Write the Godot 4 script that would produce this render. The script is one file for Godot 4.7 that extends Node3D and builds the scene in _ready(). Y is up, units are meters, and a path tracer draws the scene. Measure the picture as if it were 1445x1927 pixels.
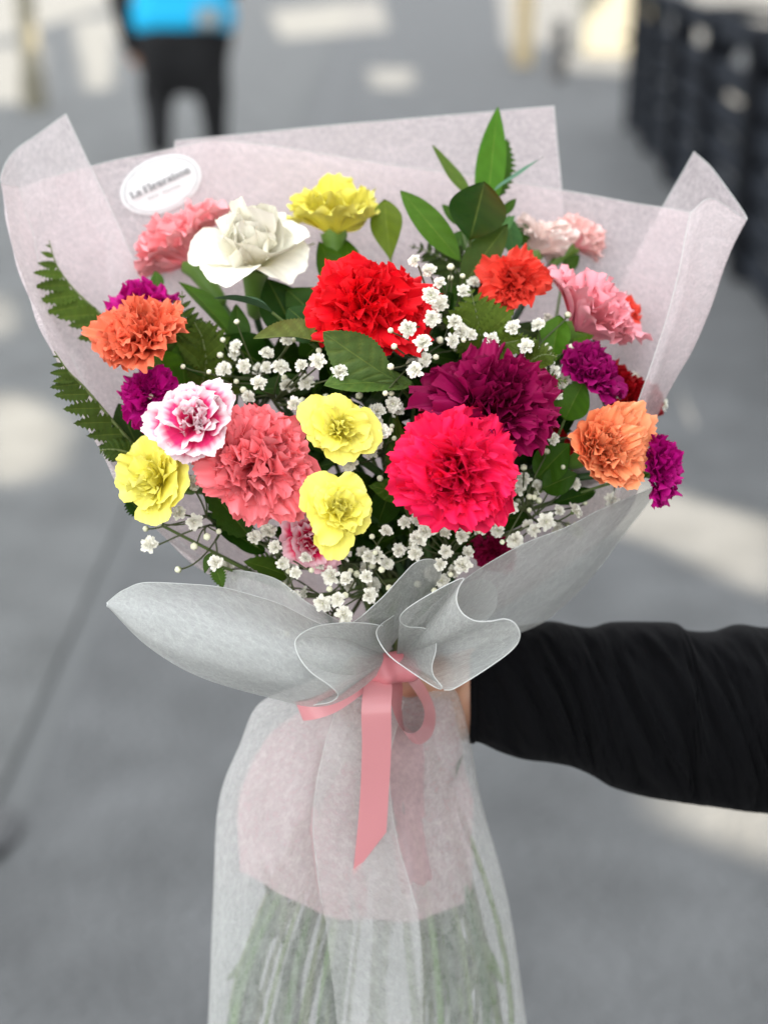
extends Node3D
# A wrapped carnation bouquet held out over a shaded pavement.

const PITCH := 22.6
const EYE := Vector3(0, 1.5, 0)
const FOCAL := 2647.0      # focal length in units of the photograph's pixels
var cr := Vector3.RIGHT
var cu := Vector3.UP
var cb := Vector3.BACK
var used := {}
var M := {}
var idx_cache := {}
var rng := RandomNumberGenerator.new()
var bind := Vector3.ZERO
var tied: Node3D

# ------------------------------------------------------------------ helpers
func at(px, py, d) -> Vector3:
	return EYE + cr * ((px - 722.5) / FOCAL * d) + cu * ((963.5 - py) / FOCAL * d) - cb * d

func dirc(x, y, z) -> Vector3:
	return (cr * x + cu * y + cb * z).normalized()

func on_ground(px, py, h := 0.0) -> Vector3:
	var v: Vector3 = cr * ((px - 722.5) / FOCAL) + cu * ((963.5 - py) / FOCAL) - cb
	return EYE + v * ((h - EYE.y) / v.y)

func lin(r, g, b) -> Color:
	return Color(r / 255.0, g / 255.0, b / 255.0).srgb_to_linear()

func numbered(called: String) -> String:
	var n: int = used.get(called, 0)
	used[called] = n + 1
	return called if n == 0 else "%s_%03d" % [called, n]

func tag(o: Node, label := "", category := "", group := "", kind := "") -> Node:
	if label: o.set_meta("label", label)
	if category: o.set_meta("category", category)
	if group: o.set_meta("group", group)
	if kind: o.set_meta("kind", kind)
	return o

func thing(called: String, label: String, category: String, xf := Transform3D.IDENTITY, group := "") -> Node3D:
	var o := Node3D.new()
	o.name = numbered(called)
	add_child(o)
	o.transform = xf
	tag(o, label, category, group)
	return o

func part(parent: Node, called: String, mesh: Mesh, mat: Material, xf := Transform3D.IDENTITY) -> MeshInstance3D:
	var o := MeshInstance3D.new()
	o.mesh = mesh
	o.material_override = mat
	o.transform = xf
	if parent == self:
		o.name = numbered(called)
	else:
		o.name = called
	parent.add_child(o, true)
	return o

func grid_index(nu: int, nv: int) -> PackedInt32Array:
	var key := nu * 1000 + nv
	if not idx_cache.has(key):
		var ix := PackedInt32Array()
		for j in nv:
			for i in nu:
				var a := j * (nu + 1) + i
				var b := a + 1
				var c := a + nu + 1
				var d := c + 1
				ix.append_array([a, c, b, b, c, d])
		idx_cache[key] = ix
	return idx_cache[key]

func grid_normals(P: PackedVector3Array, nu: int, nv: int, wrap := false) -> PackedVector3Array:
	var N := PackedVector3Array()
	N.resize(P.size())
	var w := nu + 1
	for j in nv + 1:
		var j0: int = maxi(j - 1, 0) * w
		var j1: int = mini(j + 1, nv) * w
		for i in w:
			var i0: int = maxi(i - 1, 0)
			var i1: int = mini(i + 1, nu)
			if wrap:
				if i == 0 or i == nu:
					i0 = nu - 1
					i1 = 1
			var du: Vector3 = P[j * w + i1] - P[j * w + i0]
			var dv: Vector3 = P[j1 + i] - P[j0 + i]
			var n := du.cross(dv)
			if n.length_squared() < 1e-20: n = Vector3.UP
			N[j * w + i] = n.normalized()
	return N

func grid_mesh(P: PackedVector3Array, nu: int, nv: int, uv: PackedVector2Array, col := PackedColorArray(), wrap := false) -> ArrayMesh:
	var a := []
	a.resize(Mesh.ARRAY_MAX)
	a[Mesh.ARRAY_VERTEX] = P
	a[Mesh.ARRAY_NORMAL] = grid_normals(P, nu, nv, wrap)
	a[Mesh.ARRAY_TEX_UV] = uv
	if col.size(): a[Mesh.ARRAY_COLOR] = col
	a[Mesh.ARRAY_INDEX] = grid_index(nu, nv)
	var m := ArrayMesh.new()
	m.add_surface_from_arrays(Mesh.PRIMITIVE_TRIANGLES, a)
	return m

# several grids gathered into one mesh
func new_batch() -> Dictionary:
	return {"v": PackedVector3Array(), "n": PackedVector3Array(), "uv": PackedVector2Array(), "c": PackedColorArray(), "i": PackedInt32Array()}

func add_grid(b: Dictionary, P: PackedVector3Array, nu: int, nv: int, col: Color, wrap := false, cols := PackedColorArray()) -> void:
	var base: int = b.v.size()
	b.v.append_array(P)
	b.n.append_array(grid_normals(P, nu, nv, wrap))
	for j in nv + 1:
		for i in nu + 1:
			b.uv.append(Vector2(float(i) / nu, float(j) / nv))
			b.c.append(cols[j * (nu + 1) + i] if cols.size() else col)
	for k in grid_index(nu, nv): b.i.append(k + base)

func batch_mesh(b: Dictionary) -> ArrayMesh:
	var a := []
	a.resize(Mesh.ARRAY_MAX)
	a[Mesh.ARRAY_VERTEX] = b.v
	a[Mesh.ARRAY_NORMAL] = b.n
	a[Mesh.ARRAY_TEX_UV] = b.uv
	a[Mesh.ARRAY_COLOR] = b.c
	a[Mesh.ARRAY_INDEX] = b.i
	var m := ArrayMesh.new()
	m.add_surface_from_arrays(Mesh.PRIMITIVE_TRIANGLES, a)
	return m

func crom(p0, p1, p2, p3, t):
	var t2 = t * t
	var t3 = t2 * t
	return 0.5 * ((2.0 * p1) + (p2 - p0) * t + (2.0 * p0 - 5.0 * p1 + 4.0 * p2 - p3) * t2 + (3.0 * p1 - p0 - 3.0 * p2 + p3) * t3)

func spline(pts: Array, u: float):
	var n := pts.size() - 1
	var x := clampf(u, 0.0, 1.0) * n
	var i := mini(int(x), n - 1)
	var t := x - i
	var p1 = pts[i]
	var p2 = pts[i + 1]
	var p0 = pts[i - 1] if i > 0 else p1 * 2.0 - p2
	var p3 = pts[i + 2] if i + 2 <= n else p2 * 2.0 - p1
	return crom(p0, p1, p2, p3, t)

func tube_grid(path: Array, radii: Array, sides: int) -> PackedVector3Array:
	var P := PackedVector3Array()
	var n := path.size()
	var side := Vector3.ZERO
	for k in n:
		var d: Vector3 = (path[mini(k + 1, n - 1)] - path[maxi(k - 1, 0)]).normalized()
		if k == 0:
			side = d.cross(Vector3.UP if absf(d.y) < 0.9 else Vector3.RIGHT).normalized()
		else:
			side = (side - d * side.dot(d)).normalized()
		var up := d.cross(side)
		var r: float = radii[k] if radii.size() == n else lerpf(radii[0], radii[1], float(k) / (n - 1))
		for s in sides + 1:
			var a := TAU * s / sides
			P.append(path[k] + (side * cos(a) + up * sin(a)) * r)
	return P

func add_tube(b: Dictionary, path: Array, radii: Array, sides: int, col: Color) -> void:
	add_grid(b, tube_grid(path, radii, sides), sides, path.size() - 1, col, true)

func bezier(a: Vector3, b: Vector3, c: Vector3, d: Vector3, n: int) -> Array:
	var out := []
	for k in n + 1:
		out.append(a.bezier_interpolate(b, c, d, float(k) / n))
	return out

func box_mesh(b: Dictionary, c: Vector3, s: Vector3, col: Color, turn := Basis.IDENTITY, bev := 0.0) -> void:
	# a box with chamfered edges, as six grids over a rounded cube
	var h := s * 0.5
	for ax in 3:
		for sg in [-1.0, 1.0]:
			var P := PackedVector3Array()
			var u := (ax + 1) % 3
			var v := (ax + 2) % 3
			for j in 4:
				for i in 4:
					var p := Vector3.ZERO
					var fu: float = [-h[u], -h[u] + bev, h[u] - bev, h[u]][i]
					var fv: float = [-h[v], -h[v] + bev, h[v] - bev, h[v]][j]
					p[u] = fu * sg
					p[v] = fv
					p[ax] = sg * h[ax]
					if i == 0 or i == 3 or j == 0 or j == 3: p[ax] -= sg * bev * 0.6
					P.append(c + turn * p)
			add_grid(b, P, 3, 3, col)

# ------------------------------------------------------------------ materials
func std(rough := 0.6, backlight := 0.0) -> StandardMaterial3D:
	var m := StandardMaterial3D.new()
	m.roughness = rough
	m.vertex_color_use_as_albedo = true
	m.cull_mode = BaseMaterial3D.CULL_DISABLED
	if backlight > 0.0:
		m.backlight_enabled = true
		m.backlight = Color(backlight, backlight, backlight)
	return m

func flat(c: Color, rough := 0.6, metal := 0.0) -> StandardMaterial3D:
	var m := StandardMaterial3D.new()
	m.albedo_color = c.linear_to_srgb()
	m.roughness = rough
	m.metallic = metal
	m.cull_mode = BaseMaterial3D.CULL_DISABLED
	return m

func noise_tex(size: int, freq: float, octaves: int, normal := false, strength := 2.0, ramp_lo := 0.0, ramp_hi := 1.0, sd := 1) -> NoiseTexture2D:
	var n := FastNoiseLite.new()
	n.noise_type = FastNoiseLite.TYPE_SIMPLEX_SMOOTH
	n.frequency = freq
	n.fractal_octaves = octaves
	n.seed = sd
	var t := NoiseTexture2D.new()
	t.width = size
	t.height = size
	t.seamless = true
	t.noise = n
	if normal:
		t.as_normal_map = true
		t.bump_strength = strength
	else:
		var g := Gradient.new()
		g.set_color(0, Color(ramp_lo, ramp_lo, ramp_lo))
		g.set_color(1, Color(ramp_hi, ramp_hi, ramp_hi))
		t.color_ramp = g
	return t

# non-woven flower paper: a thin felt of fine fibres, denser where they cross
func fibre_image(size: int, count: int, base: float, step: float, sd: int, lean := 0.5) -> Image:
	var r := RandomNumberGenerator.new()
	r.seed = sd
	var acc := PackedFloat32Array()
	acc.resize(size * size)
	acc.fill(0.0)
	for k in count:
		var x := r.randf() * size
		var y := r.randf() * size
		var a := r.randf() * TAU if r.randf() > lean else r.randfn(0.9, 0.35)
		var bend := r.randfn(0.0, 0.012)
		var ln := r.randi_range(40, 150)
		var w := step * r.randf_range(0.5, 1.4)
		for s in ln:
			var ix := posmod(int(x), size)
			var iy := posmod(int(y), size)
			acc[iy * size + ix] += w
			x += cos(a)
			y += sin(a)
			a += bend
	var cl := FastNoiseLite.new()
	cl.frequency = 0.02
	cl.fractal_octaves = 3
	cl.seed = sd + 5
	var clouds := cl.get_seamless_image(size, size)
	var im := Image.create(size, size, false, Image.FORMAT_RGBA8)
	for y in size:
		for x in size:
			var f: float = acc[y * size + x]
			var c: float = clouds.get_pixel(x, y).r - 0.5
			var al := clampf(base + f + c * 0.16, 0.0, 1.0)
			var l := clampf(0.88 + f * 0.35, 0.0, 1.0)
			im.set_pixel(x, y, Color(l, l, l, al))
	return im

func paper(tint: Color, im: Texture2D, scale := 1.0, light := 0.8) -> StandardMaterial3D:
	var m := StandardMaterial3D.new()
	m.albedo_color = tint.linear_to_srgb()
	m.albedo_texture = im
	m.transparency = BaseMaterial3D.TRANSPARENCY_ALPHA
	m.roughness = 0.85
	m.metallic_specular = 0.25
	m.cull_mode = BaseMaterial3D.CULL_DISABLED
	m.backlight_enabled = true
	m.backlight = Color(light, light, light)
	m.uv1_scale = Vector3(scale, scale, scale)
	return m

func make_materials() -> void:
	var vein := noise_tex(256, 0.035, 3, true, 3.0)
	var p := std(0.62, 0.5)
	p.normal_enabled = true
	p.normal_texture = vein
	p.normal_scale = 0.35
	p.uv1_scale = Vector3(3.0, 0.35, 1.0)
	p.metallic_specular = 0.3
	M.petal = p
	M.white_petal = std(0.6, 0.5)
	var lf := std(0.5, 0.3)
	lf.metallic_specular = 0.25
	lf.albedo_color = Color(0.92, 0.90, 0.72)
	lf.normal_enabled = true
	lf.normal_texture = noise_tex(256, 0.05, 3, true, 4.0, 0, 1, 4)
	lf.normal_scale = 0.4
	lf.uv1_scale = Vector3(1.0, 2.0, 1.0)
	M.leaf = lf
	M.fern = std(0.6, 0.35)
	M.fern.metallic_specular = 0.2
	M.fern.albedo_color = Color(0.96, 0.90, 0.7)
	M.green = std(0.5)
	M.stem = std(0.6)
	var crinkle := noise_tex(512, 0.012, 5, true, 5.0, 0, 1, 14)
	var fib := ImageTexture.create_from_image(fibre_image(1024, 9000, 0.50, 0.10, 11))
	var fib2 := ImageTexture.create_from_image(fibre_image(1024, 7000, 0.62, 0.09, 23, 0.85))
	M.paper_back = paper(Color(0.95, 0.815, 0.83), fib, 9.0, 0.95)
	M.paper_side = paper(Color(0.95, 0.845, 0.855), fib, 9.0, 0.95)
	M.paper_front = paper(Color(0.64, 0.65, 0.625), fib2, 9.0, 0.7)
	var fib4 := ImageTexture.create_from_image(fibre_image(512, 2600, 0.34, 0.055, 29, 0.7))
	M.paper_skirt = paper(Color(0.95, 0.95, 0.93), fib4, 14.0, 0.95)
	var fib3 := ImageTexture.create_from_image(fibre_image(512, 3600, 0.66, 0.04, 57))
	M.paper_pink = paper(Color(0.90, 0.64, 0.665), fib3, 16.0, 0.9)
	for pm in [M.paper_back, M.paper_side, M.paper_front, M.paper_skirt, M.paper_pink]:
		pm.normal_enabled = true
		pm.normal_texture = crinkle
		pm.normal_scale = 0.5
	M.paper_edge = flat(Color(0.56, 0.57, 0.55), 0.8)
	var rb := flat(lin(206, 136, 140), 0.24)
	rb.anisotropy_enabled = true
	rb.anisotropy = 0.6
	rb.rim_enabled = true
	rb.rim = 0.3
	M.ribbon = rb
	var bc := flat(Color(0.0028, 0.0028, 0.0034), 0.95)
	bc.metallic_specular = 0.2
	bc.rim_enabled = true
	bc.rim = 0.12
	bc.normal_enabled = true
	bc.normal_texture = noise_tex(256, 0.2, 3, true, 3.0, 0, 1, 8)
	bc.normal_scale = 0.5
	bc.uv1_triplanar = true
	bc.uv1_scale = Vector3(30, 30, 30)
	M.black_cloth = bc
	M.skin = flat(Color(0.42, 0.22, 0.14), 0.5)
	M.skin.subsurf_scatter_enabled = true
	M.skin.subsurf_scatter_strength = 0.15

# ------------------------------------------------------------------ carnations
func petal(len: float, width: float, th0: float, th1: float, ruffle: float, teeth: int, tooth: float, cup: float, inner: Color, outer: Color, mid: float, nv := 8, r0 := 0.0, y0 := 0.0, waves := 2.2, band := 0.16) -> ArrayMesh:
	var nu := maxi(teeth * 2, 12)
	var steps := 24
	var rr := [r0]
	var yy := [y0]
	var an := [th0]
	for k in range(1, steps + 9):
		var t := float(k) / steps
		var th := lerpf(th0, th1, smoothstep(0.22, 0.98, t))
		an.append(th)
		rr.append(rr[k - 1] + sin(th) * len / steps)
		yy.append(yy[k - 1] + cos(th) * len / steps)
	var P := PackedVector3Array()
	var uv := PackedVector2Array()
	var col := PackedColorArray()
	var ph1 := rng.randf() * TAU
	var ph2 := rng.randf() * TAU
	var ph3 := rng.randf() * TAU
	var fq := waves * rng.randf_range(0.8, 1.25)
	var edge := []
	var streak := []
	for i in nu + 1:
		edge.append((1.0 if i % 2 == 0 else -1.0) * tooth * rng.randf_range(0.0, 1.5) + (0.035 if tooth > 0.01 else 0.014) * sin(i * 0.9 + ph3))
		streak.append(rng.randf_range(0.93, 1.06))
	var skew := rng.randf_range(-0.12, 0.12)
	var notch := rng.randf_range(0.0, 0.05)
	for j in nv + 1:
		var t := float(j) / nv
		var wt := smoothstep(0.12, 0.85, t)
		var hw := width * 0.5 * (0.13 + 0.87 * wt)
		var t4 := t * t * t * t
		for i in nu + 1:
			var s := 2.0 * i / nu - 1.0
			var ts: float = t * (1.0 - 0.30 * s * s + skew * s - notch * exp(-s * s * 30.0)) + edge[i] * t4 * t
			var x := clampf(ts * steps, 0.0, steps + 7.0)
			var k := int(x)
			var f := x - k
			var r: float = lerpf(rr[k], rr[k + 1], f)
			var y: float = lerpf(yy[k], yy[k + 1], f)
			var th: float = lerpf(an[k], an[k + 1], f)
			var wave := sin(fq * s * PI + ph1) * 0.6 + sin(fq * 2.1 * s * PI + ph2 + t * 2.6) * 0.5 + 0.22 * sin(5.1 * fq * s + ph3) * t
			var dn := cup * s * s * hw + ruffle * (0.25 * t * t + 0.95 * t4) * wave
			P.append(Vector3(hw * s * (1.0 - 0.16 * absf(wave) * t4), y + sin(th) * dn, r - cos(th) * dn))
			uv.append(Vector2(s * 0.5 + 0.5, t))
			var mixv := smoothstep(mid - band, mid + band, t + 0.30 * band * sin(i * 1.7 + ph1) + 0.06 * s * s)
			var c := inner.lerp(outer, mixv)
			var pale := 0.16 * smoothstep(0.86, 1.0, t) * (0.6 + 0.4 * sin(i * 2.3 + ph2)) + 0.03 * (1.0 + sin(t * 11.0 + ph1 + s * 4.0))
			var g := 0.35 + 0.65 * maxf(c.r, maxf(c.g, c.b))
			c = c.lerp(Color(g, g * 0.86, g * 0.84), pale * lerpf(0.08, 0.5, smoothstep(0.02, 0.25, c.g)))
			col.append(Color(c.r * streak[i], c.g * streak[i], c.b * streak[i]))
	return grid_mesh(P, nu, nv, uv, col)

func calyx_mesh(R: float, col: Color) -> ArrayMesh:
	var b := new_batch()
	var P := PackedVector3Array()
	var C := PackedColorArray()
	var nu := 20
	var prof := [Vector2(0.0, -0.98), Vector2(0.07, -0.97), Vector2(0.13, -0.9), Vector2(0.15, -0.7), Vector2(0.17, -0.45), Vector2(0.20, -0.2), Vector2(0.25, -0.03)]
	for j in prof.size():
		for i in nu + 1:
			var a := TAU * i / nu
			var q: Vector2 = prof[j]
			var r := q.x
			var y := q.y
			if j == prof.size() - 1:
				y += 0.10 * (absf(fposmod(i / 4.0, 1.0) - 0.5) * 2.0) - 0.02
				r += 0.02
			P.append(Vector3(cos(a) * r, y, -sin(a) * r) * R)
			C.append(col.lerp(lin(150, 180, 90), clampf((y + 0.2) * 1.2, 0.0, 0.35)))
	add_grid(b, P, nu, prof.size() - 1, col, true, C)
	return batch_mesh(b)

func lower_end(k: int) -> Vector3:
	# where a stem comes out below the tie: stems spiral and fan apart in the skirt
	var r := RandomNumberGenerator.new()
	r.seed = 900 + k
	var x := r.randf_range(405, 655)
	var pick := r.randf()
	if pick > 0.60: x = r.randf_range(785, 968)
	elif pick > 0.52: x = r.randf_range(650, 790)
	return at(x, 1985 + r.randf_range(-50, 40), 0.868 + r.randf_range(-0.022, 0.03) * (1.0 - absf(x - 690) / 420.0))

var stem_no := 0
func stem_path(from: Vector3, down: Vector3) -> Array:
	stem_no += 1
	var k := stem_no
	var jit := cr * rng.randf_range(-0.011, 0.011) + cb * rng.randf_range(-0.013, 0.013)
	var mid := bind + jit
	var low := lower_end(k)
	var dir_low := (low - mid)
	var a := bezier(from, from + down * 0.035, mid - dir_low * 0.45, mid, 12)
	var b := bezier(mid, mid + dir_low * 0.25, low + (mid - low) * rng.randf_range(0.3, 0.45) + cr * (low - mid).dot(cr) * 0.30 + cr * rng.randf_range(-.012, .012), low, 10)
	b.remove_at(0)
	a.append_array(b)
	return a

func carnation(label: String, px: float, py: float, d: float, rpx: float, ax: Vector3, kind: String, cin: Color, cout: Color, seed_: int, squash := 1.0) -> Node3D:
	rng.seed = seed_
	var R := rpx * d / FOCAL * (1.14 if kind in ["round", "fan", "white", "loose"] else 1.05)
	var Y := dirc(ax.x, ax.y, ax.z)
	var X := Y.cross(cb)
	if X.length() < 0.05: X = cr
	X = X.normalized()
	var Z := X.cross(Y)
	var B := Basis(X, Y, Z).rotated(Y, rng.randf() * TAU)
	var o := at(px, py, d) - Y * R * 0.30
	var t := thing("carnation", label, "flower", Transform3D(B, o), "carnations in the bouquet")
	var n := 46
	var K := {"a0": 74.0, "a1": 100.0, "b0": 5.0, "b1": 50.0, "w0": 1.08, "w1": 0.78, "l0": 1.04, "l1": 0.82, "ru": 0.122, "teeth": 14, "tooth": 0.020, "cup": 0.10, "mid": 0.6, "wv": 2.0}
	match kind:
		"dense":
			n = 54
			K.merge({"w0": 0.92, "w1": 0.60, "b1": 42.0, "ru": 0.105, "teeth": 12, "tooth": 0.020, "l1": 0.88}, true)
		"loose":
			n = 26
			K.merge({"w0": 1.02, "w1": 0.6, "ru": 0.14, "l1": 0.7, "b1": 45.0}, true)
		"round":
			n = 23
			K.merge({"a0": 72.0, "a1": 100.0, "b0": 6.0, "b1": 44.0, "w0": 1.16, "rlo": 0.35, "w1": 0.50, "l1": 0.62, "ru": 0.075, "teeth": 11, "tooth": 0.008, "cup": 0.22, "mid": 0.5, "wv": 1.5}, true)
		"bicolor":
			n = 20
			K.merge({"a0": 74.0, "a1": 98.0, "b1": 40.0, "w0": 1.1, "w1": 0.72, "l1": 0.58, "ru": 0.07, "teeth": 12, "tooth": 0.014, "cup": 0.2, "mid": 0.80, "wv": 1.5, "band": 0.10, "sub": 0.3}, true)
		"white":
			n = 19
			K.merge({"a0": 66.0, "a1": 112.0, "b0": 2.0, "b1": 8.0, "w0": 1.08, "w1": 0.95, "l0": 1.05, "l1": 0.98, "ru": 0.045, "rlo": 0.9, "teeth": 12, "tooth": 0.006, "cup": 0.42, "mid": 0.4, "wv": 1.2, "sub": 0.15}, true)
		"bud":
			n = 64
			K.merge({"a0": 56.0, "a1": 62.0, "b0": 2.0, "b1": 30.0, "w0": 0.95, "w1": 0.40, "l0": 1.10, "l1": 1.0, "ru": 0.05, "teeth": 8, "tooth": 0.02, "cup": 0.30, "mid": 0.6, "sub": 0.2}, true)
		"fan":
			n = 40
			K.merge({"a0": 52.0, "a1": 94.0, "b0": 4.0, "b1": 30.0, "w0": 1.0, "w1": 0.7, "l0": 1.16, "l1": 1.0, "ru": 0.10, "teeth": 10, "tooth": 0.022, "cup": 0.05, "wv": 2.0}, true)
	var subs := []
	for k in 4: subs.append([Vector3(rng.randf_range(-1, 1), 0, rng.randf_range(-1, 1)).normalized(), rng.randf_range(0.5, 1.0)])
	var lp := [rng.randf() * TAU, rng.randf() * TAU]
	for k in n:
		var f := pow((k + 0.5) / n, 0.82)
		var phi := k * 2.39996 + rng.randf_range(-0.25, 0.25)
		var th0 := deg_to_rad(lerpf(K.a0, K.b0, f) + rng.randf_range(-5, 5))
		var th1 := deg_to_rad(lerpf(K.a1, K.b1, f) + rng.randf_range(-15, 15))
		if kind == "white" and f < 0.35: th1 += deg_to_rad(rng.randf_range(0, 28))
		if f > 0.72 and kind != "white": th1 = deg_to_rad(rng.randf_range(-15, 52))
		if kind == "white" and f > 0.5: th1 = deg_to_rad(rng.randf_range(-22, 12))
		var ln: float = R * lerpf(K.l0, K.l1, f) * rng.randf_range(0.88, 1.08) * (1.0 + 0.09 * sin(phi * 2.0 + lp[0]) + 0.08 * sin(phi * 3.0 + lp[1]))
		var w: float = R * lerpf(K.w0, K.w1, f) * rng.randf_range(0.88, 1.1)
		var tw := rng.randf_range(0.84, 1.10)
		var ci := Color(cin.r * tw, cin.g * tw, cin.b * tw)
		var co := Color(cout.r * tw, cout.g * tw, cout.b * tw)
		var m := petal(ln, w, th0, th1, R * K.ru * lerpf(K.get("rlo", 0.8), 1.5, f), K.teeth, K.tooth, K.cup, ci, co, K.mid, 10, R * 0.03 * (1.0 - f), -0.1 * R, K.wv, K.get("band", 0.16))
		var q := Basis(Vector3.UP, phi)
		if f > 0.3:
			var sb: Array = subs[k % 4]
			q = Basis(sb[0], sb[1] * K.get("sub", 0.52) * smoothstep(0.3, 0.7, f)) * q
		if f > 0.4:
			q = q * Basis(Vector3.BACK, rng.randf_range(-0.25, 0.25))
			if kind != "round" and kind != "white": q = q * Basis(Vector3.UP, rng.randf_range(-0.3, 0.3))
		part(t, "petal", m, M.petal, Transform3D(q, Vector3.ZERO))
	var g := lin(92, 128, 48)
	part(t, "calyx", calyx_mesh(maxf(R, 0.017), g), M.green)
	var inv := t.transform.affine_inverse()
	var world := stem_path(o - Y * maxf(R, 0.017) * 0.93, -Y)
	var loc := []
	for p in world: loc.append(inv * p)
	var b := new_batch()
	add_tube(b, loc, [0.0021, rng.randf_range(0.0024, 0.0032)], 7, [lin(44, 74, 30), lin(84, 116, 52), lin(36, 56, 30), lin(62, 92, 40)][seed_ % 4])
	for q in 2:
		var lp0: Vector3 = world[rng.randi_range(15, 20)]
		var dn := (world[world.size() - 1] - world[15] as Vector3).normalized()
		var tip := lp0 + (-dn * 0.6 + cr * rng.randf_range(-0.5, 0.5) + cb * rng.randf_range(-0.2, 0.2)).normalized() * rng.randf_range(0.03, 0.055)
		if q == 1: tip = lp0 + (dn * 0.8 + cr * rng.randf_range(-0.5, 0.5)).normalized() * rng.randf_range(0.02, 0.04)
		part(t, "leaf", leaf_mesh(inv * lp0, inv * tip, inv.basis * cb, rng.randf_range(0.004, 0.009), Vector3.ZERO, [lin(38, 66, 26), lin(70, 100, 40)][q], {"nv": 8, "nu": 4, "bend": 0.05}), M.leaf)
	part(t, "stem", batch_mesh(b), M.stem)
	return t

# ------------------------------------------------------------------ baby's breath
var florets := []
var bud_mesh: ArrayMesh
func make_floret(sd: int) -> ArrayMesh:
	rng.seed = sd
	var b := new_batch()
	var n := 42
	for k in n:
		var f := pow((k + 0.5) / n, 0.8)
		var th0 := deg_to_rad(lerpf(84, 8, f))
		var th1 := deg_to_rad(lerpf(108, 34, f) + rng.randf_range(-18, 18))
		var ln := lerpf(1.02, 0.66, f) * rng.randf_range(0.85, 1.1)
		var w := lerpf(0.50, 0.34, f) * rng.randf_range(0.85, 1.15)
		var q := Basis(Vector3.UP, k * 2.39996 + rng.randf_range(-0.3, 0.3))
		var P := PackedVector3Array()
		var C := PackedColorArray()
		var y := -0.05
		var r := 0.04
		for j in 6:
			var t := j / 5.0
			var th := lerpf(th0, th1, t)
			var hw: float = w * [0.18, 0.5, 0.85, 1.08, 1.0, 0.5][j] * 0.5
			for i in 4:
				var s := i / 1.5 - 1.0
				var nd := 0.10 * s * s + 0.05 * sin(k + t * 4.0 + s * 3.0)
				var back := 0.05 * (1.0 - absf(s)) if j == 5 else 0.0
				nd += 0.07 * sin(s * 4.0 + k * 1.9) * t
				P.append(q * Vector3(hw * s, y + sin(th) * nd - cos(th) * back, r - cos(th) * nd - sin(th) * back))
				C.append(lin(218, 222, 176).lerp(lin(247, 244, 232), smoothstep(0.1, 0.6, t + rng.randf_range(-0.05, 0.15))))
			y += cos(th) * ln / 5.0
			r += sin(th) * ln / 5.0
		add_grid(b, P, 3, 5, Color.WHITE, false, C)
	# green cup underneath
	var cup := PackedVector3Array()
	for j in 4:
		for i in 9:
			var a := TAU * i / 8
			var q2: Vector2 = [Vector2(0.03, -0.5), Vector2(0.2, -0.4), Vector2(0.27, -0.2), Vector2(0.24, 0.02)][j]
			cup.append(Vector3(cos(a) * q2.x, q2.y, -sin(a) * q2.x))
	add_grid(b, cup, 8, 3, lin(120, 140, 80), true)
	return batch_mesh(b)

func make_bud() -> ArrayMesh:
	var b := new_batch()
	var P := PackedVector3Array()
	var C := PackedColorArray()
	var prof := [Vector2(0.05, -1.0), Vector2(0.5, -0.85), Vector2(0.86, -0.4), Vector2(1.0, 0.0), Vector2(0.9, 0.45), Vector2(0.55, 0.85), Vector2(0.25, 0.95), Vector2(0.02, 0.8)]
	for j in prof.size():
		for i in 13:
			var a := TAU * i / 12
			var q: Vector2 = prof[j]
			var rb := 1.0 + (0.07 if i % 2 == 0 else -0.05)
			P.append(Vector3(cos(a) * q.x * rb, q.y, -sin(a) * q.x * rb))
			var c := lin(126, 140, 84).lerp(lin(238, 236, 206), smoothstep(-0.2, 0.5, q.y + (0.25 if i % 3 == 0 else 0.0)))
			C.append(c)
	add_grid(b, P, 12, prof.size() - 1, Color.WHITE, true, C)
	return batch_mesh(b)

func look_basis(Y: Vector3, sc: float, spin: float) -> Basis:
	var X := Y.cross(Vector3(0.3, 0.2, 1.0)).normalized()
	var Z := X.cross(Y)
	return Basis(X, Y, Z).rotated(Y, spin).scaled(Vector3(sc, sc, sc))

func dome(px: float, py: float) -> float:
	# depth of the bouquet's outer surface
	var x := (px - 720.0) / 520.0
	var y := (760.0 - py) / 380.0
	var d := 0.730 + 0.075 * x * x
	d += 0.075 * y * y if y > 0 else 0.012 * y * y
	return d

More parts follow.
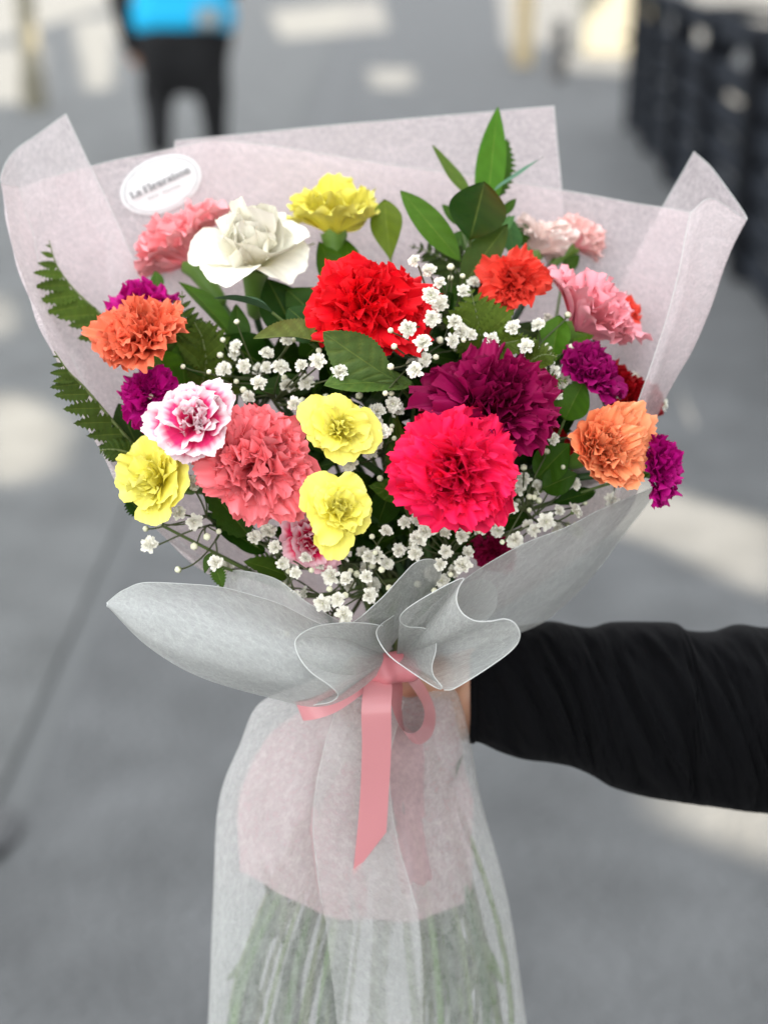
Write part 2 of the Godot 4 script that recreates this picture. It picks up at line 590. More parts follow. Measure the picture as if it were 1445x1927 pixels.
func sprig(label: String, hub: Vector3, items: Array, buds: Array, sd: int) -> void:
	rng.seed = sd
	var t := thing("gypsophila_sprig", label, "flower sprig", Transform3D(Basis.IDENTITY, hub), "baby's breath sprigs")
	var b := new_batch()
	var green := lin(74, 82, 48)
	var main := stem_path(hub, (bind - hub).normalized())
	var loc := []
	for p in main: loc.append(p - hub)
	add_tube(b, loc, [0.0011, 0.0016], 6, green)
	var forks := []
	for k in 3:
		var dirs := Vector3.ZERO
		for it in items: dirs += (it - hub) / items.size()
		forks.append(dirs * rng.randf_range(0.25, 0.5) + Vector3(rng.randf_range(-1, 1), rng.randf_range(-1, 1), rng.randf_range(-1, 1)) * 0.007)
		add_tube(b, bezier(Vector3.ZERO, forks[k] * 0.3 + Vector3(0, 0.003, 0), forks[k] * 0.7, forks[k], 4), [0.0009, 0.0007], 5, green)
	for it in items:
		var p: Vector3 = it - hub
		var f: Vector3 = forks[rng.randi() % 3]
		for g in forks:
			if (g - p).length() < (f - p).length(): f = g
		var outw := (p - f).normalized()
		var Y := (outw * 0.55 + dirc(rng.randfn(0, 0.35), 0.25 + rng.randfn(0, 0.3), 0.9)).normalized()
		var sc := rng.randf_range(0.0036, 0.0055)
		var sag := Vector3(rng.randf_range(-1, 1), rng.randf_range(-1, 1), rng.randf_range(-1, 1)) * 0.006
		add_tube(b, bezier(f, f.lerp(p, 0.35) + sag, p - Y * 0.010, p - Y * sc * 0.45, 7), [0.00055, 0.0005], 5, green)
		part(t, "floret", florets[rng.randi() % florets.size()], M.white_petal, Transform3D(look_basis(Y, sc, rng.randf() * TAU), p))
	for it in buds:
		var p: Vector3 = it - hub
		var f: Vector3 = forks[rng.randi() % 3]
		for g in forks:
			if (g - p).length() < (f - p).length(): f = g
		var Y := ((p - f).normalized() + dirc(rng.randfn(0, 0.4), 0.3, 0.8)).normalized()
		var sc := rng.randf_range(0.0014, 0.0021)
		var sag := Vector3(rng.randf_range(-1, 1), rng.randf_range(-1, 1), rng.randf_range(-1, 1)) * 0.006
		add_tube(b, bezier(f, f.lerp(p, 0.4) + sag, p - Y * 0.006, p - Y * sc, 6), [0.0005, 0.00045], 5, green)
		part(t, "bud", bud_mesh, M.white_petal, Transform3D(look_basis(Y, sc, rng.randf() * TAU), p))
	part(t, "stem", batch_mesh(b), M.stem)

# ------------------------------------------------------------------ leaves
# base and tip in world space, face = the way the upper side looks
func leaf_mesh(base: Vector3, tip: Vector3, face: Vector3, width: float, origin: Vector3, col: Color, prm := {}) -> ArrayMesh:
	var bend: float = prm.get("bend", 0.12)
	var fold: float = prm.get("fold", 0.25)
	var serr: float = prm.get("serr", 0.0)
	var wide: float = prm.get("wide", 0.42)      # where the leaf is widest
	var curl: float = prm.get("curl", 0.0)
	var rust: float = prm.get("rust", 0.0)
	var lobes: float = prm.get("lobes", 0.0)
	var nv: int = prm.get("nv", 18)
	var nu: int = prm.get("nu", 8)
	var L := (tip - base).length()
	var D := (tip - base) / L
	var N := (face - D * face.dot(D)).normalized()
	var S := D.cross(N).normalized()
	var P := PackedVector3Array()
	var uv := PackedVector2Array()
	var C := PackedColorArray()
	var pk := log(0.5) / log(wide)
	var pale := col.lerp(lin(170, 186, 110), 0.22)
	var ph := rng.randf() * TAU
	var veins: float = prm.get("vein", 0.0)
	for j in nv + 1:
		var t := float(j) / nv
		var prof := pow(sin(PI * pow(t, pk)), 0.85) if t > 0.0 and t < 1.0 else 0.0
		prof = maxf(prof, 0.03 * (1.0 - t))
		for i in nu + 1:
			var h2 := nu / 2
			var ii := absi(i - h2)
			var s := 0.0 if ii == 0 else (0.045 + 0.955 * float(ii - 1) / maxi(h2 - 1, 1)) * signf(i - h2)
			var e := 0.0
			if absf(s) > 0.99 and serr > 0.0: e = (serr if j % 2 == 0 else -serr)
			var hw := width * 0.5 * (prof + e * prof) * (1.0 + lobes * (0.9 if j % 2 == 0 else -0.9) * s * s)
			var roll := curl * s * (0.4 + 0.6 * t)
			var lat := S * (hw * s * cos(roll)) + N * (absf(hw * s) * sin(absf(roll)))
			var h := fold * absf(s) * hw * 0.6 - bend * L * (t * t - 0.35 * t) + width * 0.03 * sin(t * 9.0 + s * 2.0 + ph) * absf(s)
			var vn := 0.0
			if veins > 0.0:
				vn = pow(0.5 + 0.5 * cos((t * veins - absf(s) * 1.1) * TAU), 6.0) * smoothstep(0.02, 0.12, absf(s)) * (1.0 - smoothstep(0.75, 1.0, absf(s)))
				h -= width * 0.022 * vn
			P.append(base - origin + D * (L * t) + lat + N * h)
			uv.append(Vector2(s * 0.5 + 0.5, t))
			var c := col
			if i == nu / 2: c = pale
			c = c.lerp(lin(96, 62, 28), rust * smoothstep(0.2, 1.0, s * 0.5 + 0.5) * (0.6 + 0.4 * sin(t * 5.0 + ph)))
			c = c.lerp(pale, vn * 0.6)
			var k := 1.0 + 0.08 * sin(t * 31.0 + absf(s) * 6.0 + ph)
			C.append(Color(c.r * k, c.g * k, c.b * k))
	return grid_mesh(P, nu, nv, uv, C)

func leaf_sprig(called: String, label: String, category: String, leaves: Array, joint: Vector3, group := "") -> Node3D:
	var t := thing(called, label, category, Transform3D(Basis.IDENTITY, joint), group)
	var b := new_batch()
	var g := lin(86, 104, 50)
	var path := stem_path(joint, (bind - joint).normalized())
	var loc := []
	for p in path: loc.append(p - joint)
	add_tube(b, loc, [0.0013, 0.0018], 6, g)
	for l in leaves:
		var base: Vector3 = l[0]
		var q := base - joint
		if q.length() > 0.002:
			add_tube(b, bezier(Vector3.ZERO, q * 0.3, q * 0.7, q, 4), [0.0012, 0.0008], 5, g)
		part(t, "leaf", leaf_mesh(base, l[1], l[2], l[3], joint, l[4], l[5] if l.size() > 5 else {}), M.leaf)
	part(t, "stem", batch_mesh(b), M.stem)
	return t

func fern(label: String, pts: Array, face: Vector3, reach: float, sides: Array, n: int, sd: int, col := Color(0.05, 0.10, 0.018)) -> void:
	rng.seed = sd
	var o: Vector3 = pts[0]
	var t := thing("fern_frond", label, "fern", Transform3D(Basis.IDENTITY, o), "leatherleaf fern fronds")
	var path := []
	for k in 21: path.append(spline(pts, k / 20.0) - o)
	var b := new_batch()
	var rad := []
	for k in 21: rad.append(lerpf(0.0011, 0.0003, k / 20.0))
	add_tube(b, path, rad, 5, lin(84, 96, 44))
	var down := stem_path(o, (bind - o).normalized())
	var loc := []
	for p in down: loc.append(p - o)
	add_tube(b, loc, [0.0012, 0.0015], 5, lin(84, 96, 44))
	part(t, "rachis", batch_mesh(b), M.stem)
	for k in n:
		var u := (k + 0.6) / (n + 0.3)
		var p: Vector3 = spline(pts, u)
		var d: Vector3 = (spline(pts, minf(u + 0.03, 1.0)) - spline(pts, maxf(u - 0.03, 0.0))).normalized()
		var N := (face - d * face.dot(d)).normalized()
		var S := d.cross(N)
		for sg in sides:
			var ln := reach * sin(PI * pow(lerpf(0.12, 0.99, u), 0.62)) * rng.randf_range(0.92, 1.08)
			if ln < 0.0025: ln = 0.0025
			var tip: Vector3 = p + (S * sg * 0.80 + d * 0.60).normalized() * ln + N * ln * rng.randf_range(-0.12, 0.12)
			var tw := rng.randf_range(0.85, 1.2)
			var m := leaf_mesh(p, tip, (N + S * sg * rng.randf_range(-0.1, 0.3)).normalized(), ln * 0.42, o, Color(col.r * tw, col.g * tw, col.b * tw), {"wide": 0.34, "lobes": 0.16, "serr": 0.12, "nv": 18, "nu": 4, "bend": 0.1, "fold": 0.3})
			part(t, "leaflet", m, M.fern)

# ------------------------------------------------------------------ sheets of paper
func sheet(called: String, label: String, rows: Array, nu: int, nv: int, mat: Material, crumple: float, sd: int, wscale := 1.0) -> Dictionary:
	var nz := FastNoiseLite.new()
	nz.seed = sd
	nz.frequency = 14.0
	nz.fractal_octaves = 2
	var G := []
	for r in rows:
		var a := []
		for q in r: a.append(at(q[0], q[1], q[2]))
		G.append(a)
	var o: Vector3 = G[G.size() - 1][G[0].size() / 2]
	var P := PackedVector3Array()
	var uv := PackedVector2Array()
	var lines := []
	for i in nu + 1:
		var c := []
		for r in G: c.append(spline(r, float(i) / nu))
		lines.append(c)
	for j in nv + 1:
		for i in nu + 1:
			P.append(spline(lines[i], float(j) / nv) - o)
	var W := 0.0
	var H := 0.0
	for i in nu: W += (P[(nv / 2) * (nu + 1) + i + 1] - P[(nv / 2) * (nu + 1) + i]).length()
	for j in nv: H += (P[(j + 1) * (nu + 1) + nu / 2] - P[j * (nu + 1) + nu / 2]).length()
	if crumple > 0.0:
		var N := grid_normals(P, nu, nv)
		for k in P.size():
			P[k] += N[k] * crumple * nz.get_noise_3dv(P[k] + o)
	for j in nv + 1:
		for i in nu + 1: uv.append(Vector2(W * i / nu, H * j / nv))
	var t: Node3D
	t = thing(called, label, "wrapping paper", Transform3D(Basis.IDENTITY, o), "sheets of wrapping paper")
	part(t, "paper", grid_mesh(P, nu, nv, uv), mat)
	var eb := new_batch()
	var top := []
	var lft := []
	var rgt := []
	for i in nu + 1: top.append(P[i])
	for j in int(nv * 0.7) + 1:
		lft.append(P[j * (nu + 1)])
		rgt.append(P[j * (nu + 1) + nu])
	for line in [top, lft, rgt]: add_tube(eb, line, [0.00022, 0.00022], 4, Color.WHITE)
	part(t, "cut_edge", batch_mesh(eb), M.paper_edge)
	var edge_pts := PackedVector3Array()
	for p in P: edge_pts.append(p + o)
	return {"node": t, "P": edge_pts}

func depth_on(P: PackedVector3Array, px: float, py: float) -> float:
	var ws := 0.0
	var ds := 0.0
	for p in P:
		var v: Vector3 = p - EYE
		var d := -v.dot(cb)
		var x := 722.5 + v.dot(cr) / d * FOCAL
		var y := 963.5 - v.dot(cu) / d * FOCAL
		var q := (x - px) * (x - px) + (y - py) * (y - py)
		if q < 6400.0:
			var w := 1.0 / ((q + 30.0) * (q + 30.0))
			ws += w
			ds += w * d
	return ds / ws

# paper gathered into the tie: the edge runs along rim points and the sheet narrows to the base points
func gathered(called: String, label: String, rim: Array, base: Array, nu: int, nv: int, mat: Material, bulge: float, edged := true) -> void:
	var R := []
	for q in rim: R.append(at(q[0], q[1], q[2]))
	var Bs := []
	for q in base: Bs.append(at(q[0], q[1], q[2]))
	var o: Vector3 = Bs[Bs.size() / 2]
	var P := PackedVector3Array()
	var uv := PackedVector2Array()
	for j in nv + 1:
		var v := float(j) / nv
		for i in nu + 1:
			var u := float(i) / nu
			var a: Vector3 = spline(R, u)
			var b: Vector3 = spline(Bs, u)
			var p := a.lerp(b, v) + cb * bulge * sin(v * PI) * 0.5 - cu * bulge * sin(v * PI) * 0.25
			P.append(p - o)
			uv.append(Vector2(u * 0.42, v * 0.07))
	var t := thing(called, label, "wrapping paper", Transform3D(Basis.IDENTITY, o), "sheets of wrapping paper")
	part(t, "paper", grid_mesh(P, nu, nv, uv), mat)
	var eb := new_batch()
	var line := []
	for i in nu + 1: line.append(P[i])
	if not edged: return
	add_tube(eb, line, [0.00027, 0.00027], 5, Color.WHITE)
	part(t, "cut_edge", batch_mesh(eb), M.paper_edge)

# skirt of paper below the tie
func skirt(called: String, label: String, prof: Array, a0: float, a1: float, flat_: float, ruf: float, mat: Material, sd: int, hem: float, vmax := 1.0, slant := 0.0) -> void:
	# prof rows: left px, right px, y px, centre depth
	var nz := FastNoiseLite.new()
	nz.seed = sd
	nz.frequency = 1.0
	var L := []
	var Rr := []
	for q in prof:
		L.append(at(q[0], q[2], q[3]))
		Rr.append(at(q[1], q[2], q[3]))
	var o: Vector3 = (L[0] + Rr[0]) * 0.5
	var nu := 120
	var nv := 44
	var P := PackedVector3Array()
	var uv := PackedVector2Array()
	for j in nv + 1:
		for i in nu + 1:
			var a := lerpf(a0, a1, float(i) / nu)
			var v := float(j) / nv * vmax * (1.0 + hem * nz.get_noise_2d(cos(a) * 2.0 + 9.0, sin(a) * 2.0))
			v = minf(v - slant * smoothstep(0.3, 1.0, -cos(a)) * v - slant * 0.5 * smoothstep(0.55, 1.0, cos(a)) * v, 1.0)
			var l: Vector3 = spline(L, v)
			var r: Vector3 = spline(Rr, v)
			var c := (l + r) * 0.5
			var hx := (r - l) * 0.5
			var k := 1.0 + ruf * (nz.get_noise_2d(cos(a) * 2.6, sin(a) * 2.6 + v * 0.9) + 0.7 * (0.35 - absf(nz.get_noise_2d(cos(a) * 5.0 + 4.0 + v * 1.5, sin(a) * 5.0 + v * 2.6))) + 0.35 * (0.3 - absf(nz.get_noise_2d(cos(a) * 9.0 - v * 4.0, sin(a) * 9.0 + v * 7.0)))) * smoothstep(0.0, 0.25, v) * (1.0 - absf(cos(a)) * 0.75)
			P.append(c + hx * cos(a) + cb * (hx.length() * flat_ * sin(a) * k) - o)
			uv.append(Vector2(a * 0.07, v * 0.23))
	var t := thing(called, label, "wrapping paper", Transform3D(Basis.IDENTITY, o), "sheets of wrapping paper")
	part(t, "paper", grid_mesh(P, nu, nv, uv), mat)

func ribbon_strip(left: Array, right: Array, o: Vector3, n: int) -> ArrayMesh:
	var P := PackedVector3Array()
	var uv := PackedVector2Array()
	for j in n + 1:
		var u := float(j) / n
		var l: Vector3 = spline(left, u)
		var r: Vector3 = spline(right, u)
		for i in 5:
			P.append(l.lerp(r, i / 4.0) - o)
			uv.append(Vector2(i / 4.0, u * 6.0))
	return grid_mesh(P, 4, n, uv)

# ------------------------------------------------------------------ bodies (smooth union of tapered capsules)
func body_mesh(bones: Array, cell: float, k: float, col := Color.WHITE) -> ArrayMesh:
	var lo := Vector3(1e9, 1e9, 1e9)
	var hi := -lo
	for b in bones:
		var r: float = maxf(b[2], b[3]) + k + cell * 2
		for e in [b[0], b[1]]:
			lo = lo.min(e - Vector3(r, r, r))
			hi = hi.max(e + Vector3(r, r, r))
	var nx := int((hi.x - lo.x) / cell) + 2
	var ny := int((hi.y - lo.y) / cell) + 2
	var nz := int((hi.z - lo.z) / cell) + 2
	var F := PackedFloat32Array()
	F.resize(nx * ny * nz)
	F.fill(1.0)
	for b in bones:
		var a: Vector3 = b[0]
		var e: Vector3 = b[1]
		var ra: float = b[2]
		var rb: float = b[3]
		var m: float = maxf(ra, rb) + k + cell * 2
		var l0 := ((a.min(e) - Vector3(m, m, m) - lo) / cell)
		var h0 := ((a.max(e) + Vector3(m, m, m) - lo) / cell)
		var ab := e - a
		var il := 1.0 / maxf(ab.length_squared(), 1e-9)
		for z in range(maxi(0, int(l0.z)), mini(nz, int(h0.z) + 1)):
			for y in range(maxi(0, int(l0.y)), mini(ny, int(h0.y) + 1)):
				var row := (z * ny + y) * nx
				for x in range(maxi(0, int(l0.x)), mini(nx, int(h0.x) + 1)):
					var p := lo + Vector3(x, y, z) * cell
					var t := clampf((p - a).dot(ab) * il, 0.0, 1.0)
					var d := (p - a - ab * t).length() - lerpf(ra, rb, t)
					var f: float = F[row + x]
					var h := maxf(k - absf(f - d), 0.0) / k
					F[row + x] = minf(f, d) - h * h * k * 0.25
	var V := PackedVector3Array()
	var NN := PackedVector3Array()
	var I := PackedInt32Array()
	var id := {}
	for z in nz - 1:
		for y in ny - 1:
			for x in nx - 1:
				var base := (z * ny + y) * nx + x
				var inside := 0
				for c in 8:
					if F[base + (c & 1) + ((c >> 1) & 1) * nx + (c >> 2) * nx * ny] < 0.0: inside += 1
				if inside == 0 or inside == 8: continue
				var sum := Vector3.ZERO
				var cnt := 0
				for ed in [[0, 1], [2, 3], [4, 5], [6, 7], [0, 2], [1, 3], [4, 6], [5, 7], [0, 4], [1, 5], [2, 6], [3, 7]]:
					var c0: int = ed[0]
					var c1: int = ed[1]
					var f0: float = F[base + (c0 & 1) + ((c0 >> 1) & 1) * nx + (c0 >> 2) * nx * ny]
					var f1: float = F[base + (c1 & 1) + ((c1 >> 1) & 1) * nx + (c1 >> 2) * nx * ny]
					if (f0 < 0.0) != (f1 < 0.0):
						var t := f0 / (f0 - f1)
						sum += Vector3(c0 & 1, (c0 >> 1) & 1, c0 >> 2).lerp(Vector3(c1 & 1, (c1 >> 1) & 1, c1 >> 2), t)
						cnt += 1
				id[base] = V.size()
				V.append(lo + (Vector3(x, y, z) + sum / cnt) * cell)
				var gx: float = F[base + 1] - F[base] + F[base + 1 + nx + nx * ny] - F[base + nx + nx * ny]
				var gy: float = F[base + nx] - F[base] + F[base + nx + 1 + nx * ny] - F[base + 1 + nx * ny]
				var gz: float = F[base + nx * ny] - F[base] + F[base + nx * ny + 1 + nx] - F[base + 1 + nx]
				NN.append(Vector3(gx, gy, gz).normalized())
	var st := [1, nx, nx * ny]
	for z in range(1, nz - 1):
		for y in range(1, ny - 1):
			for x in range(1, nx - 1):
				var base := (z * ny + y) * nx + x
				var f0: float = F[base]
				for ax in 3:
					var f1: float = F[base + st[ax]]
					if (f0 < 0.0) == (f1 < 0.0): continue
					var u: int = st[(ax + 1) % 3]
					var v: int = st[(ax + 2) % 3]
					if not (id.has(base) and id.has(base - u) and id.has(base - v) and id.has(base - u - v)): continue
					var q := [id[base - u - v], id[base - v], id[base], id[base - u]]
					if f0 < 0.0: I.append_array([q[0], q[2], q[1], q[0], q[3], q[2]])
					else: I.append_array([q[0], q[1], q[2], q[0], q[2], q[3]])
	var a := []
	a.resize(Mesh.ARRAY_MAX)
	a[Mesh.ARRAY_VERTEX] = V
	a[Mesh.ARRAY_NORMAL] = NN
	a[Mesh.ARRAY_INDEX] = I
	var mm := ArrayMesh.new()
	mm.add_surface_from_arrays(Mesh.PRIMITIVE_TRIANGLES, a)
	return mm

# ------------------------------------------------------------------ scene
func _ready() -> void:
	var p := deg_to_rad(PITCH)
	cu = Vector3(0, cos(p), -sin(p))
	cb = Vector3(0, sin(p), cos(p))
	# camera
	var cam := Camera3D.new()
	cam.transform = Transform3D(Basis(cr, cu, cb), EYE)
	cam.fov = 40.0
	cam.near = 0.05
	cam.far = 300.0
	var ca := CameraAttributesPhysical.new()
	ca.frustum_focal_length = 32.97
	ca.frustum_focus_distance = 0.724
	ca.exposure_aperture = 2.5
	ca.frustum_near = 0.05
	ca.frustum_far = 300.0
	cam.attributes = ca
	add_child(cam)
	# sky, sun, exposure
	var env := Environment.new()
	env.background_mode = Environment.BG_SKY
	var sm := ProceduralSkyMaterial.new()
	sm.sky_top_color = Color(0.86, 0.88, 0.90)
	sm.sky_horizon_color = Color(0.93, 0.93, 0.92)
	sm.sky_curve = 0.2
	sm.ground_bottom_color = Color(0.45, 0.46, 0.47)
	sm.ground_horizon_color = Color(0.6, 0.61, 0.62)
	sm.sky_energy_multiplier = 0.9
	var sky := Sky.new()
	sky.sky_material = sm
	env.sky = sky
	env.tonemap_mode = Environment.TONE_MAPPER_LINEAR
	env.tonemap_exposure = 4.6
	env.sdfgi_enabled = true
	env.ssao_enabled = true
	env.ssil_enabled = true
	var we := WorldEnvironment.new()
	we.environment = env
	add_child(we)
	var to_sun := Vector3(0.62, 0.66, 0.42).normalized()
	var sun := DirectionalLight3D.new()
	sun.light_energy = 1.6
	sun.light_color = Color(1.0, 0.95, 0.86)
	sun.light_angular_distance = 0.4
	sun.shadow_enabled = true
	sun.look_at_from_position(Vector3.ZERO, -to_sun, Vector3.UP)
	add_child(sun)

	make_materials()
	bind = at(745, 1268, 0.822)
	street(to_sun)
	pedestrian()
	wraps()
	flowers()
	greens()
	gypsophila()
	ribbon_and_skirt()
	holder()

func street(to_sun: Vector3) -> void:
	# ground and pavement
	var gm := flat(Color(0.092, 0.094, 0.094), 0.9)
	var pm := flat(Color(0.099, 0.101, 0.103), 0.85)
	pm.albedo_texture = noise_tex(512, 0.012, 5, false, 1, 0.78, 1.0, 3)
	pm.uv1_triplanar = true
	pm.uv1_world_triplanar = true
	pm.uv1_scale = Vector3(0.45, 0.45, 0.45)
	pm.normal_enabled = true
	pm.normal_texture = noise_tex(512, 0.15, 4, true, 4.0, 0, 1, 6)
	pm.normal_scale = 0.5
	var b := new_batch()
	box_mesh(b, Vector3(0, -0.06, -40), Vector3(240, 0.1, 240), Color.WHITE)
	tag(part(self, "ground", batch_mesh(b), gm), "", "", "", "structure")
	b = new_batch()
	box_mesh(b, Vector3(4.67, -0.02, -22), Vector3(10.66, 0.04, 56), Color.WHITE, Basis.IDENTITY, 0.004)
	tag(part(self, "pavement", batch_mesh(b), pm), "", "", "", "structure")
	b = new_batch()
	box_mesh(b, Vector3(-6.72, -0.02, -22), Vector3(12.0, 0.04, 56), Color.WHITE, Basis.IDENTITY, 0.004)
	var pm2: StandardMaterial3D = pm.duplicate()
	pm2.albedo_color = Color(0.112, 0.114, 0.113).linear_to_srgb()
	tag(part(self, "pavement", batch_mesh(b), pm2), "", "", "", "structure")
	# drain cover at the joint
	var dt := thing("drain_cover", "small dark iron drain cover at the left edge of the pavement joint", "drain cover", Transform3D(Basis.IDENTITY, Vector3(-0.735, 0.0, -2.10)))
	b = new_batch()
	add_grid(b, tube_grid([Vector3(0, -0.005, 0), Vector3(0, 0.012, 0), Vector3(0, 0.0121, 0)], [0.085, 0.085, 0.001], 24), 24, 2, Color.WHITE, true)
	part(dt, "lid", batch_mesh(b), flat(Color(0.03, 0.03, 0.032), 0.6))
	for k in 4:
		b = new_batch()
		box_mesh(b, Vector3(-0.045 + 0.03 * k, 0.0135, 0), Vector3(0.01, 0.004, 0.11), Color.WHITE, Basis.IDENTITY, 0.001)
		part(dt, "rib", batch_mesh(b), flat(Color(0.06, 0.06, 0.06), 0.5))
	# building that shades the pavement; sun comes through its open storeys
	var bt := thing("building", "pale concrete building with open bays, beyond the right edge of the picture", "building", Transform3D(Basis.IDENTITY, Vector3(10.5, 0, -12)))
	var wall := CSGBox3D.new()
	wall.name = "wall"
	wall.size = Vector3(0.16, 17.0, 66.0)
	wall.position = Vector3(0, 8.5, -4)
	wall.material = flat(Color(0.45, 0.44, 0.42), 0.9)
	bt.add_child(wall)
	var patches := [
		[[-80, 745], [90, 740], [175, 800], [150, 880], [40, 925], [-90, 900]],
		[[-60, 560], [35, 545], [60, 610], [20, 640], [-70, 640]],
		[[1160, 720], [1290, 732], [1365, 785], [1385, 835], [1290, 832], [1170, 800]],
		[[1030, 870], [1230, 890], [1345, 935], [1530, 990], [1530, 1175], [1330, 1098], [1190, 1025], [1030, 985]],
		[[1120, 1380], [1600, 1380], [1600, 1700], [1390, 1625], [1180, 1550]],
		[[-40, 90], [90, 80], [95, 190], [-50, 200]],
		[[130, 40], [230, 30], [225, 165], [150, 175]],
		[[500, 20], [720, -5], [740, 55], [520, 75]],
		[[930, -30], [1200, -30], [1190, 140], [1060, 130], [1000, 80], [940, 95]],
		[[1290, -20], [1500, -20], [1500, 70], [1300, 80]],
		[[1330, 150], [1440, 150], [1440, 215], [1340, 220]],
		[[1350, 270], [1440, 280], [1450, 350], [1350, 340]],
		[[680, 130], [790, 130], [790, 165], [690, 165]],
		[[420, 180], [600, 60], [900, 60], [1000, 220]].slice(0, 0),
	]
	for pt in patches:
		if pt.is_empty(): continue
		var poly := PackedVector2Array()
		for q in pt:
			var g := on_ground(q[0], q[1])
			var k := (10.5 - g.x) / to_sun.x
			var w := g + to_sun * k
			poly.append(Vector2(-(w.z + 12), w.y))
		if Geometry2D.is_polygon_clockwise(poly): poly.reverse()
		var hole := CSGPolygon3D.new()
		hole.polygon = poly
		hole.depth = 0.6
		hole.operation = CSGShape3D.OPERATION_SUBTRACTION
		# local x (polygon x) runs along -z, extruded along x
		hole.transform = Transform3D(Basis(Vector3(0, 0, -1), Vector3(0, 1, 0), Vector3(1, 0, 0)), Vector3(0.3, -8.5, 4))
		wall.add_child(hole)
	# black terrace railing receding along the right
	var bm := flat(Color(0.008, 0.009, 0.011), 0.9)
	var bm2 := flat(Color(0.022, 0.025, 0.031), 0.9)
	bm.metallic_specular = 0.1
	bm2.metallic_specular = 0.1
	var places := ["nearest", "middle one", "farthest"]
	for k in 3:
		var z0 := -3.9 - k * 2.6
		var x0 := 1.62 + (absf(z0) - 5.7) * 0.062
		var tr := thing("terrace_railing", "black metal terrace railing panel on the right, %s of the row" % places[k], "railing", Transform3D(Basis(Vector3.UP, atan2(-0.062, 1.0) + PI * 0.5), Vector3(x0, 0, z0)), "terrace railing panels")
		for e in 3:
			b = new_batch()
			box_mesh(b, Vector3(e * 1.25, 0.53, 0), Vector3(0.12, 1.06, 0.12), Color.WHITE, Basis.IDENTITY, 0.006)
			part(tr, "post", batch_mesh(b), bm)
		for y in [0.09, 0.27, 0.45, 0.63, 0.81, 1.03]:
			b = new_batch()
			box_mesh(b, Vector3(1.25, y, 0), Vector3(2.38, 0.12, 0.05), Color.WHITE, Basis.IDENTITY, 0.006)
			part(tr, "rail", batch_mesh(b), bm2)
	for k in 4:
		var z0 := -5.2 - k * 3.1
		var tb := thing("picnic_table", "dark slatted terrace table with benches behind the railing, %s of four" % ["nearest", "second", "third", "farthest"][k], "table", Transform3D(Basis(Vector3.UP, 0.06 * k), Vector3(2.75 + k * 0.22, 0, z0)), "terrace tables")
		for s in 5:
			b = new_batch()
			box_mesh(b, Vector3(-0.32 + s * 0.16, 0.74, 0), Vector3(0.15, 0.04, 1.7), Color.WHITE, Basis.IDENTITY, 0.005)
			part(tb, "slat", batch_mesh(b), bm)
		for s in [-1, 1]:
			b = new_batch()
			box_mesh(b, Vector3(s * 0.68, 0.45, 0), Vector3(0.28, 0.05, 1.7), Color.WHITE, Basis.IDENTITY, 0.005)
			part(tb, "bench", batch_mesh(b), bm)
			for e in [-1, 1]:
				b = new_batch()
				box_mesh(b, Vector3(s * 0.42, 0.37, e * 0.6), Vector3(0.07, 0.82, 0.07), Color.WHITE, Basis(Vector3.BACK, s * 0.55), 0.005)
				part(tb, "leg", batch_mesh(b), bm)
	# things far along the street
	var post := thing("street_post", "weathered olive street post far back at the upper left", "post", Transform3D(Basis.IDENTITY, Vector3(-3.12, 0, -13.0)))
	b = new_batch()
	add_tube(b, [Vector3(0, 0.3, 0), Vector3(0, 4.2, 0)], [0.085, 0.06], 16, Color.WHITE)
	part(post, "shaft", batch_mesh(b), flat(Color(0.23, 0.21, 0.15), 0.7))
	b = new_batch()
	add_tube(b, [Vector3(0, 0, 0), Vector3(0, 0.28, 0), Vector3(0, 0.34, 0)], [0.12, 0.11, 0.087], 16, Color.WHITE)
	part(post, "base", batch_mesh(b), flat(Color(0.18, 0.165, 0.12), 0.7))
	var bl := thing("stone_planter", "pale stone planter block in the sun at the upper right", "planter", Transform3D(Basis.IDENTITY, Vector3(2.95, 0, -19.0)))
	b = new_batch()
	box_mesh(b, Vector3(0, 0.55, 0), Vector3(0.88, 1.1, 0.7), Color.WHITE, Basis.IDENTITY, 0.02)
	part(bl, "block", batch_mesh(b), flat(Color(0.32, 0.30, 0.24), 0.85))
	b = new_batch()
	box_mesh(b, Vector3(0, 1.13, 0), Vector3(0.96, 0.06, 0.78), Color.WHITE, Basis.IDENTITY, 0.01)
	part(bl, "coping", batch_mesh(b), flat(Color(0.30, 0.29, 0.25), 0.85))
	var wp := thing("wooden_bollard", "warm timber bollard left of the pale stone planter", "bollard", Transform3D(Basis.IDENTITY, Vector3(1.62, 0, -17.2)))
	b = new_batch()
	box_mesh(b, Vector3(0, 0.5, 0), Vector3(0.2, 1.0, 0.2), Color.WHITE, Basis.IDENTITY, 0.012)
	part(wp, "shaft", batch_mesh(b), flat(Color(0.48, 0.38, 0.22), 0.8))
	b = new_batch()
	box_mesh(b, Vector3(0, 1.02, 0), Vector3(0.22, 0.04, 0.22), Color.WHITE, Basis.IDENTITY, 0.01)
	part(wp, "cap", batch_mesh(b), flat(Color(0.3, 0.25, 0.16), 0.8))
	var bb := thing("metal_bollard", "short dark metal bollard between timber bollard and stone planter", "bollard", Transform3D(Basis.IDENTITY, Vector3(1.85, 0, -15.6)))
	b = new_batch()
	add_tube(b, [Vector3(0, 0, 0), Vector3(0, 0.55, 0), Vector3(0, 0.6, 0), Vector3(0, 0.605, 0)], [0.09, 0.085, 0.06, 0.002], 16, Color.WHITE)
	part(bb, "shaft", batch_mesh(b), flat(Color(0.10, 0.095, 0.09), 0.6))

